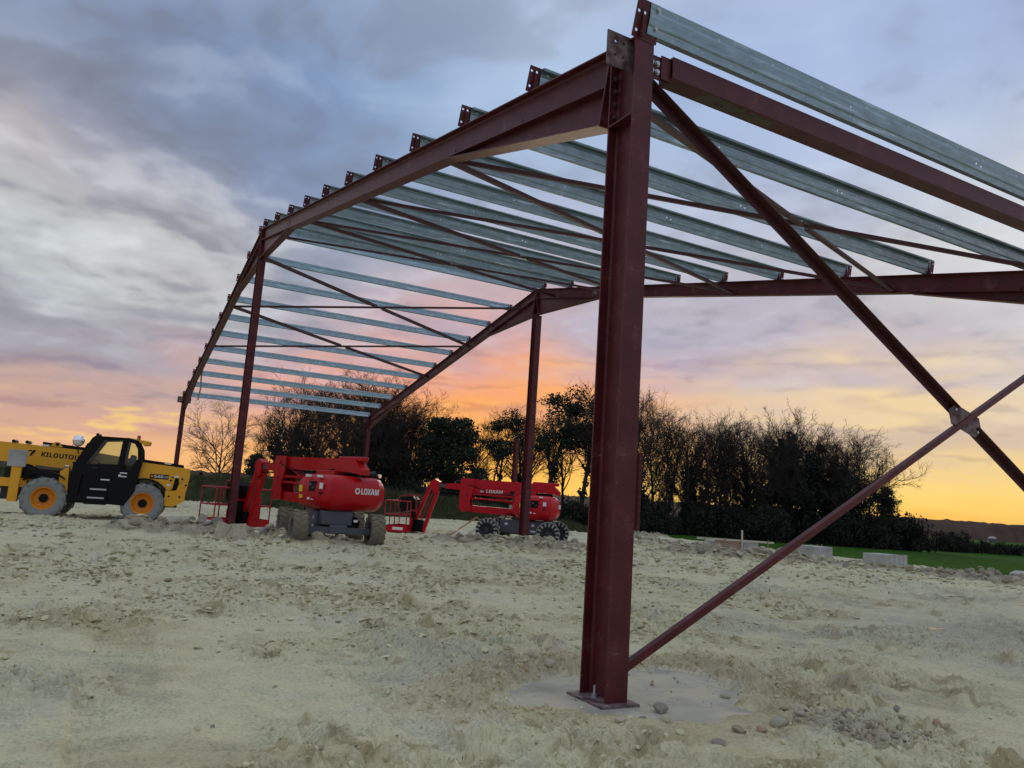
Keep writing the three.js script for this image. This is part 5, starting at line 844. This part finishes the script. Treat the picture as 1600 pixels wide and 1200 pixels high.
for (const [kind, x, z, h, label, turn, name, wide, group] of [
  ['oak', 5.5, -59.8, 7.8, "bare wide-crowned tree at the left end of the wood, left of the middle column", 3.46, 'tree', 1.05, null],
  ['slim', 9.0, -60.2, 6.1, "thin bare tree just right of the middle column", 4.45, 'tree', 0.95, null],
  ['evergreen', 7.8, -56.2, 3.8, "small dark evergreen just right of the middle column", 1.83, 'evergreen_tree', 1, null],
  ['slimB', 11.0, -59.1, 10.6, "tall tree with ivy-clad straight trunk below the lowest purlins", 3.21, 'tree', 1, null],
  ['iviedLow', 11.3, -55.5, 10.1, "ivy-clad trunk rising dark beside the tall tree below the lowest purlins", 5.61, 'tree', 0.85, null],
  ['slim', 12.6, -56.0, 9.7, G1, 5.63, 'tree', 1, "slim bare trees of the wood"],
  ['iviedLow', 12.9, -53.5, 10.3, "dark ivy-clad tree right behind the upper boom of the first boom lift", 0.79, 'tree', 0.95, null],
  ['iviedLow', 14.9, -53.5, 10.7, "dense ivied tree behind the white lettering of the first boom lift", 1.3, 'tree', 0.95, null],
  ['iviedLow', 16.7, -53.7, 10.4, "dark ivied tree just right of the far right-hand steel column", 0.32, 'tree', 0.85, null],
  ['iviedLow', 17.9, -51.9, 9.6, "broad dark ivied tree above the basket of the second boom lift", 2.77, 'tree', 0.95, null],
  ['slimB', 14.7, -57.1, 10.7, G1, 0.19, 'tree', 1, "slim bare trees of the wood"],
  ['slim', 15.9, -55.3, 11.2, G1, 2.87, 'tree', 1, "slim bare trees of the wood"],
  ['slim', 17.3, -53.4, 10.3, G1, 4.08, 'tree', 1, "slim bare trees of the wood"],
  ['slimB', 19.6, -54.4, 9.7, "bare tree with ivied trunks above the basket of the second boom lift", 1.75, 'tree', 1, null],
  ['evergreen', 20.6, -51.6, 7.3, "dark dense evergreen left of the sunset glow", 4.25, 'evergreen_tree', 1, null],
  ['evergreen', 22.1, -49.6, 7.3, "dark pointed evergreen right below the sunset glow", 3.71, 'evergreen_tree', 0.95, null],
  ['slim', 25.4, -53.7, 8.5, "thin twiggy bare tree against the brightest glow", 0.15, 'tree', 0.95, null],
  ['pine', 26.0, -51.0, 8.8, "low umbrella pine with leaning dark crown left of the slim right column", 3.51, 'pine_tree', 0.95, null],
  ['pine', 29.1, -49.4, 10.5, "umbrella pine just right of the slim right column", 1.63, 'pine_tree', 1, null],
  ['pine', 30.6, -46.2, 11.0, "tallest umbrella pine, partly behind the nearest column", 2.61, 'pine_tree', 1.05, null],
  ['slim', 29.0, -54.0, 9.6, G1, 1.78, 'tree', 1, "slim bare trees of the wood"],
  ['wide', 33.2, -44.8, 10.8, "bare fan-shaped tree hidden mostly by the nearest column", 4.35, 'tree', 0.95, null],
  ['bare', 36.0, -42.2, 8.6, "low ivied tree between the tallest bare tree and the slim row", 2.77, 'tree', 0.95, null],
  ['ivied', 45.0, -37.4, 8.7, "bushy ivied tree filling the gap between the two tall ivied trees", 0.99, 'tree', 0.85, null],
  ['ivied', 47.4, -36.0, 8.2, "bushy ivied tree left of the rounded bare crown", 3.42, 'tree', 0.95, null],
  ['wide', 34.0, -42.1, 11.5, "tallest bare tree with fan-shaped crown just right of the nearest column", 4.9, 'tree', 0.95, null],
  ['slim', 37.6, -42.4, 9.0, G1, 1.92, 'tree', 1, "slim bare trees of the wood"],
  ['slimB', 39.6, -42.5, 9.2, G1, 1.39, 'tree', 1, "slim bare trees of the wood"],
  ['bare', 40.0, -41.1, 9.7, G1, 2.44, 'tree', 1, "slim bare trees of the wood"],
  ['slim', 42.7, -42.0, 9.7, G1, 5.88, 'tree', 1, "slim bare trees of the wood"],
  ['slimB', 42.5, -39.9, 8.9, G1, 6.13, 'tree', 1, "slim bare trees of the wood"],
  ['slimB', 44.5, -39.9, 9.3, G1, 4.22, 'tree', 1, "slim bare trees of the wood"],
  ['ivied', 44.0, -37.8, 10.3, "tall tree thickly clad in ivy with bare twigs on top, left of the twins", 5.67, 'tree', 0.75, null],
  ['ivied', 45.1, -36.1, 9.1, "broad ivy-covered tree in the middle of the right hand trees", 5.31, 'tree', 0.95, null],
  ['iviedB', 46.9, -34.0, 8.7, "ivy-clad tree with rounded bare crown at the right end of the wood", 2.37, 'tree', 1.1, null],
  ['evergreen', 48.3, -32.1, 4.3, "low ivied stump-like tree at the very right end of the wood", 0.58, 'tree', 0.75, null],
  ['slim', 31.7, -57.2, 9.5, "slim bare tree of the back row half hidden behind other trees", 3.5, 'tree', 0.9, "bare trees of the back row"],
  ['slim', 34.3, -55.8, 10.3, "slim bare tree of the back row half hidden behind other trees", 0.15, 'tree', 0.9, "bare trees of the back row"],
  ['slim', 38.4, -53.5, 10.6, "slim bare tree of the back row half hidden behind other trees", 2.55, 'tree', 0.9, "bare trees of the back row"],
  ['bare', 42.4, -51.4, 10.9, "slim bare tree of the back row half hidden behind other trees", 4.7, 'tree', 0.9, "bare trees of the back row"],
  ['bare', 47.5, -48.6, 9.3, "slim bare tree of the back row half hidden behind other trees", 1.83, 'tree', 0.9, "bare trees of the back row"],
  ['bare', 11.8, -67.9, 8.6, "slim bare tree of the back row half hidden behind other trees", 4.1, 'tree', 0.9, "bare trees of the back row"],
  ['bare', 14.3, -66.5, 8.8, "slim bare tree of the back row half hidden behind other trees", 3.68, 'tree', 0.9, "bare trees of the back row"],
  ['bare', 18.0, -64.6, 10.3, "slim bare tree of the back row half hidden behind other trees", 5.09, 'tree', 0.9, "bare trees of the back row"],
  ['bare', 20.0, -63.5, 9.8, "slim bare tree of the back row half hidden behind other trees", 2.86, 'tree', 0.9, "bare trees of the back row"],
  ['slim', 21.9, -62.5, 9.1, "slim bare tree of the back row half hidden behind other trees", 4.78, 'tree', 0.9, "bare trees of the back row"],
  ['slim', 23.9, -61.4, 8.4, "slim bare tree of the back row half hidden behind other trees", 3.23, 'tree', 0.9, "bare trees of the back row"],
  ['slim', 25.7, -60.4, 7.8, "slim bare tree of the back row half hidden behind other trees", 4.35, 'tree', 0.9, "bare trees of the back row"],
  ['bare', 29.1, -58.6, 8.1, "slim bare tree of the back row half hidden behind other trees", 2.27, 'tree', 0.9, "bare trees of the back row"],
  ['bare', 32.2, -56.9, 9.6, "slim bare tree of the back row half hidden behind other trees", 3.24, 'tree', 0.9, "bare trees of the back row"],
  ['bare', 35.1, -55.4, 10.4, "slim bare tree of the back row half hidden behind other trees", 4.34, 'tree', 0.9, "bare trees of the back row"],
  ['bare', 37.7, -54.0, 11.4, "slim bare tree of the back row half hidden behind other trees", 1.99, 'tree', 0.9, "bare trees of the back row"],
  ['slim', 39.2, -53.1, 11.8, "slim bare tree of the back row half hidden behind other trees", 3.07, 'tree', 0.9, "bare trees of the back row"],
  ['bare', 40.5, -52.4, 11.4, "slim bare tree of the back row half hidden behind other trees", 3.6, 'tree', 0.9, "bare trees of the back row"],
  ['slim', 43.4, -50.9, 11.0, "slim bare tree of the back row half hidden behind other trees", 3.28, 'tree', 0.9, "bare trees of the back row"],
  ['slim', 45.4, -49.8, 9.5, "slim bare tree of the back row half hidden behind other trees", 0.39, 'tree', 0.9, "bare trees of the back row"],
  ['bare', 46.7, -49.1, 9.5, "slim bare tree of the back row half hidden behind other trees", 6.1, 'tree', 0.9, "bare trees of the back row"],
  ['bare', 48.0, -48.4, 9.7, "slim bare tree of the back row half hidden behind other trees", 4.34, 'tree', 0.9, "bare trees of the back row"],
  ['bare', 49.6, -47.5, 9.6, "slim bare tree of the back row half hidden behind other trees", 0.16, 'tree', 0.9, "bare trees of the back row"],
  ['bare', 51.1, -46.7, 9.5, "slim bare tree of the back row half hidden behind other trees", 2.98, 'tree', 0.9, "bare trees of the back row"],
  ['bare', 52.3, -46.1, 10.0, "slim bare tree of the back row half hidden behind other trees", 0.42, 'tree', 0.9, "bare trees of the back row"],
  ['bare', 54.2, -45.0, 9.9, "slim bare tree of the back row half hidden behind other trees", 1.25, 'tree', 0.9, "bare trees of the back row"],
  ['slim', 56.3, -43.9, 9.1, "slim bare tree of the back row half hidden behind other trees", 6.22, 'tree', 0.9, "bare trees of the back row"],
  ['slim', 57.4, -43.4, 9.1, "slim bare tree of the back row half hidden behind other trees", 0.81, 'tree', 0.9, "bare trees of the back row"],
  ['bare', 59.7, -42.1, 8.4, "slim bare tree of the back row half hidden behind other trees", 0.73, 'tree', 0.9, "bare trees of the back row"],
  ['iviedLow', 10.6, -58.1, 5.8, "small sapling of the undergrowth between the trunks of the wood", 2.27, 'sapling', 0.8, "saplings in the undergrowth"],
  ['slim', 13.5, -63.6, 6.5, "small sapling of the undergrowth between the trunks of the wood", 4.56, 'sapling', 0.8, "saplings in the undergrowth"],
  ['iviedLow', 15.0, -61.5, 5.4, "small sapling of the undergrowth between the trunks of the wood", 4.15, 'sapling', 0.8, "saplings in the undergrowth"],
  ['iviedLow', 15.1, -55.0, 6.0, "small sapling of the undergrowth between the trunks of the wood", 5.54, 'sapling', 0.8, "saplings in the undergrowth"],
  ['slim', 18.4, -59.4, 5.9, "small sapling of the undergrowth between the trunks of the wood", 4.93, 'sapling', 0.8, "saplings in the undergrowth"],
  ['iviedLow', 17.5, -52.4, 6.0, "small sapling of the undergrowth between the trunks of the wood", 2.95, 'sapling', 0.8, "saplings in the undergrowth"],
  ['iviedLow', 22.4, -60.0, 6.4, "small sapling of the undergrowth between the trunks of the wood", 4.95, 'sapling', 0.8, "saplings in the undergrowth"],
  ['slim', 36.3, -46.6, 6.5, "small sapling of the undergrowth between the trunks of the wood", 3.59, 'sapling', 0.8, "saplings in the undergrowth"],
  ['iviedLow', 34.9, -42.1, 5.8, "small sapling of the undergrowth between the trunks of the wood", 0.24, 'sapling', 0.8, "saplings in the undergrowth"],
  ['bare', 37.2, -42.7, 5.5, "small sapling of the undergrowth between the trunks of the wood", 5.64, 'sapling', 0.8, "saplings in the undergrowth"],
  ['iviedLow', 39.5, -42.9, 5.4, "small sapling of the undergrowth between the trunks of the wood", 3.44, 'sapling', 0.8, "saplings in the undergrowth"],
  ['iviedLow', 39.6, -41.0, 5.7, "small sapling of the undergrowth between the trunks of the wood", 5.18, 'sapling', 0.8, "saplings in the undergrowth"],
  ['iviedLow', 45.3, -44.4, 5.5, "small sapling of the undergrowth between the trunks of the wood", 5.62, 'sapling', 0.8, "saplings in the undergrowth"],
  ['iviedLow', 46.8, -43.7, 6.8, "small sapling of the undergrowth between the trunks of the wood", 4.7, 'sapling', 0.8, "saplings in the undergrowth"],
  ['iviedLow', 42.2, -37.7, 6.0, "small sapling of the undergrowth between the trunks of the wood", 1.93, 'sapling', 0.8, "saplings in the undergrowth"],
  ['slim', 43.5, -37.1, 5.6, "small sapling of the undergrowth between the trunks of the wood", 2.55, 'sapling', 0.8, "saplings in the undergrowth"],
  ['bare', 48.2, -39.1, 6.3, "small sapling of the undergrowth between the trunks of the wood", 5.51, 'sapling', 0.8, "saplings in the undergrowth"],
  ['slim', 52.0, -40.6, 7.0, "small sapling of the undergrowth between the trunks of the wood", 3.91, 'sapling', 0.8, "saplings in the undergrowth"],
  ['slim', 49.1, -36.1, 6.0, "small sapling of the undergrowth between the trunks of the wood", 5.2, 'sapling', 0.8, "saplings in the undergrowth"],
  ['iviedLow', 51.0, -35.8, 6.0, "small sapling of the undergrowth between the trunks of the wood", 4.48, 'sapling', 0.8, "saplings in the undergrowth"],
  ['slim', 58.7, -39.7, 5.7, "small sapling of the undergrowth between the trunks of the wood", 0.58, 'sapling', 0.8, "saplings in the undergrowth"],
]) tag(tree(kind, x, z, h, label, turn, name, -0.5, wide), null, null, group);
const BUSHES = [[2.5, -59.0, 2.3], [3.6, -58.1, 1.7], [4.7, -58.4, 2.1], [6.3, -60.2, 2.0], [7.3, -56.7, 1.5], [8.6, -58.4, 1.8], [10.1, -57.4, 1.9], [10.3, -52.6, 1.8], [11.7, -54.0, 2.9], [12.3, -52.3, 3.2], [14.1, -52.8, 2.1], [15.1, -53.0, 1.8], [16.9, -54.8, 2.2], [16.9, -49.3, 2.5], [17.6, -49.3, 3.2], [19.6, -50.7, 2.6], [20.7, -48.8, 2.4], [21.1, -47.6, 2.1], [23.5, -49.3, 1.9], [24.0, -46.6, 2.4], [24.6, -46.5, 3.1], [25.9, -45.0, 2.7], [29.3, -48.9, 2.3], [28.7, -45.1, 1.8], [30.7, -46.5, 2.2], [30.2, -42.5, 2.0], [33.5, -45.1, 2.7], [34.9, -45.5, 2.1], [33.2, -41.2, 2.9], [36.0, -42.7, 1.8], [37.4, -41.8, 1.9], [39.0, -41.8, 1.8], [40.4, -41.9, 2.7], [40.3, -39.5, 2.8], [41.6, -39.7, 3.2], [41.0, -37.0, 2.9], [45.7, -39.2, 2.9], [44.6, -36.9, 2.7], [46.9, -37.0, 2.2], [47.2, -36.0, 3.0], [45.8, -33.6, 2.9], [51.5, -36.3, 2.2], [51.8, -34.6, 3.1], [52.8, -34.5, 2.4], [52.1, -32.8, 3.1], [3.8, -62.0, 2.2], [4.7, -61.5, 2.3], [5.7, -61.1, 2.4], [6.5, -54.8, 2.0], [8.1, -58.8, 1.6], [9.1, -56.7, 2.4], [10.3, -56.5, 2.4], [11.3, -53.6, 2.6], [12.0, -52.0, 2.6], [13.4, -54.6, 2.8], [14.6, -53.9, 3.0], [15.4, -50.8, 2.7], [15.8, -50.0, 2.3], [17.2, -49.0, 2.8], [18.6, -49.3, 2.0], [20.2, -49.5, 2.1], [21.4, -49.7, 3.0], [22.9, -49.9, 2.7], [24.4, -49.0, 2.1], [25.6, -49.3, 2.1], [26.0, -47.6, 3.2], [26.9, -46.8, 2.7], [26.9, -43.6, 2.8], [29.4, -44.7, 2.2], [32.5, -46.9, 2.2], [32.4, -45.4, 2.3], [32.5, -43.2, 3.2], [35.7, -44.9, 3.0], [33.8, -40.5, 2.0], [35.6, -41.0, 1.7], [37.0, -41.1, 1.7], [38.6, -40.8, 3.2], [40.2, -40.2, 2.0], [42.4, -40.9, 3.0], [40.6, -37.4, 2.2], [41.2, -36.1, 2.0], [45.1, -38.1, 2.0], [45.8, -37.6, 2.3], [45.6, -35.3, 2.1], [49.1, -37.1, 2.4], [51.1, -36.6, 1.7], [47.6, -33.0, 2.4], [53.4, -35.8, 2.4], [53.2, -34.1, 1.8]];
const HEDGE = [[77.3, -48.4, 1.8], [82.2, -50.4, 1.3], [79.3, -47.3, 2.4], [80.9, -47.6, 1.9], [82.6, -47.8, 2.8], [81.3, -46.3, 1.4], [84.2, -47.0, 1.4], [85.0, -46.5, 1.8], [88.0, -47.2, 1.3], [85.9, -44.9, 1.5], [88.9, -45.6, 1.6], [88.8, -44.5, 1.4], [89.8, -43.9, 1.5], [92.0, -43.9, 1.7], [92.0, -42.8, 1.9], [94.4, -42.6, 1.8], [97.5, -42.1, 2.1]];
{
  srand(77); const mk = (seed) => { srand(seed); const l = [], st = []; for (let c = 0; c < 26; c++) { const a = rr(0, 6.28), r = 0.85 * Math.sqrt(rnd()), y = rr(0.12, 0.85) * (1.05 - 0.5 * r), cx = r * Math.cos(a), cz = r * Math.sin(a), R = rr(0.16, 0.32); for (let k = 0; k < 110; k++) { const v = V(rr(-1, 1), rr(-1, 1), rr(-1, 1)); if (v.length() > 1) continue; l.push(V(cx + v.x * R, Math.max(0.02, y + v.y * R), cz + v.z * R)); } tubePath([V(cx * 0.2, -0.1, cz * 0.2), V(cx * 0.6, y * 0.6, cz * 0.6), V(cx, y, cz), V(cx * 1.1 + rr(-0.1, 0.1), y + rr(0.1, 0.35), cz * 1.1)], 0.014, 0.004, 3, st); } return [leafGeo(l, 0.052), raw(st)]; };
  const kinds = [mk(1), mk(2), mk(3)];
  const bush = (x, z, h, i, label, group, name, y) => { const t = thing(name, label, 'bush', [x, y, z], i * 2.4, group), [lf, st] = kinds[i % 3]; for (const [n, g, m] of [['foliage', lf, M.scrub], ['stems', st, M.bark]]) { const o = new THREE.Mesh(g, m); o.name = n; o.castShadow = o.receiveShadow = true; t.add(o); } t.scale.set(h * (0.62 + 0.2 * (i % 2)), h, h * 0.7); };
  BUSHES.forEach(([x, z, h], i) => bush(x, z, h, i, 'dark bush of the thicket at the foot of the wood', 'dark bushes at the foot of the wood', 'bush', -0.5));
  HEDGE.forEach(([x, z, h], i) => bush(x, z, h, i, 'dark hedge bush at the far edge of the green field on the right', 'bushes of the far hedge', 'hedge_bush', -1.12));
  const d = thing('domed_tank', 'tiny pale domed tank far off on the wooded hillside at right', 'tank', [257.8, -3, -142.3]);
  const dome = new THREE.SphereGeometry(1.25, 16, 8, 0, 6.3, 0, 1.57); dome.scale(1, 0.55, 1); dome.translate(0, 2.0, 0); mesh('roof', [dome], M.concrete, d); mesh('wall', [rod(V(0, 0, 0), V(0, 2.0, 0), 1.2, 16)], M.grey, d);
}

renderer.render(scene, camera);
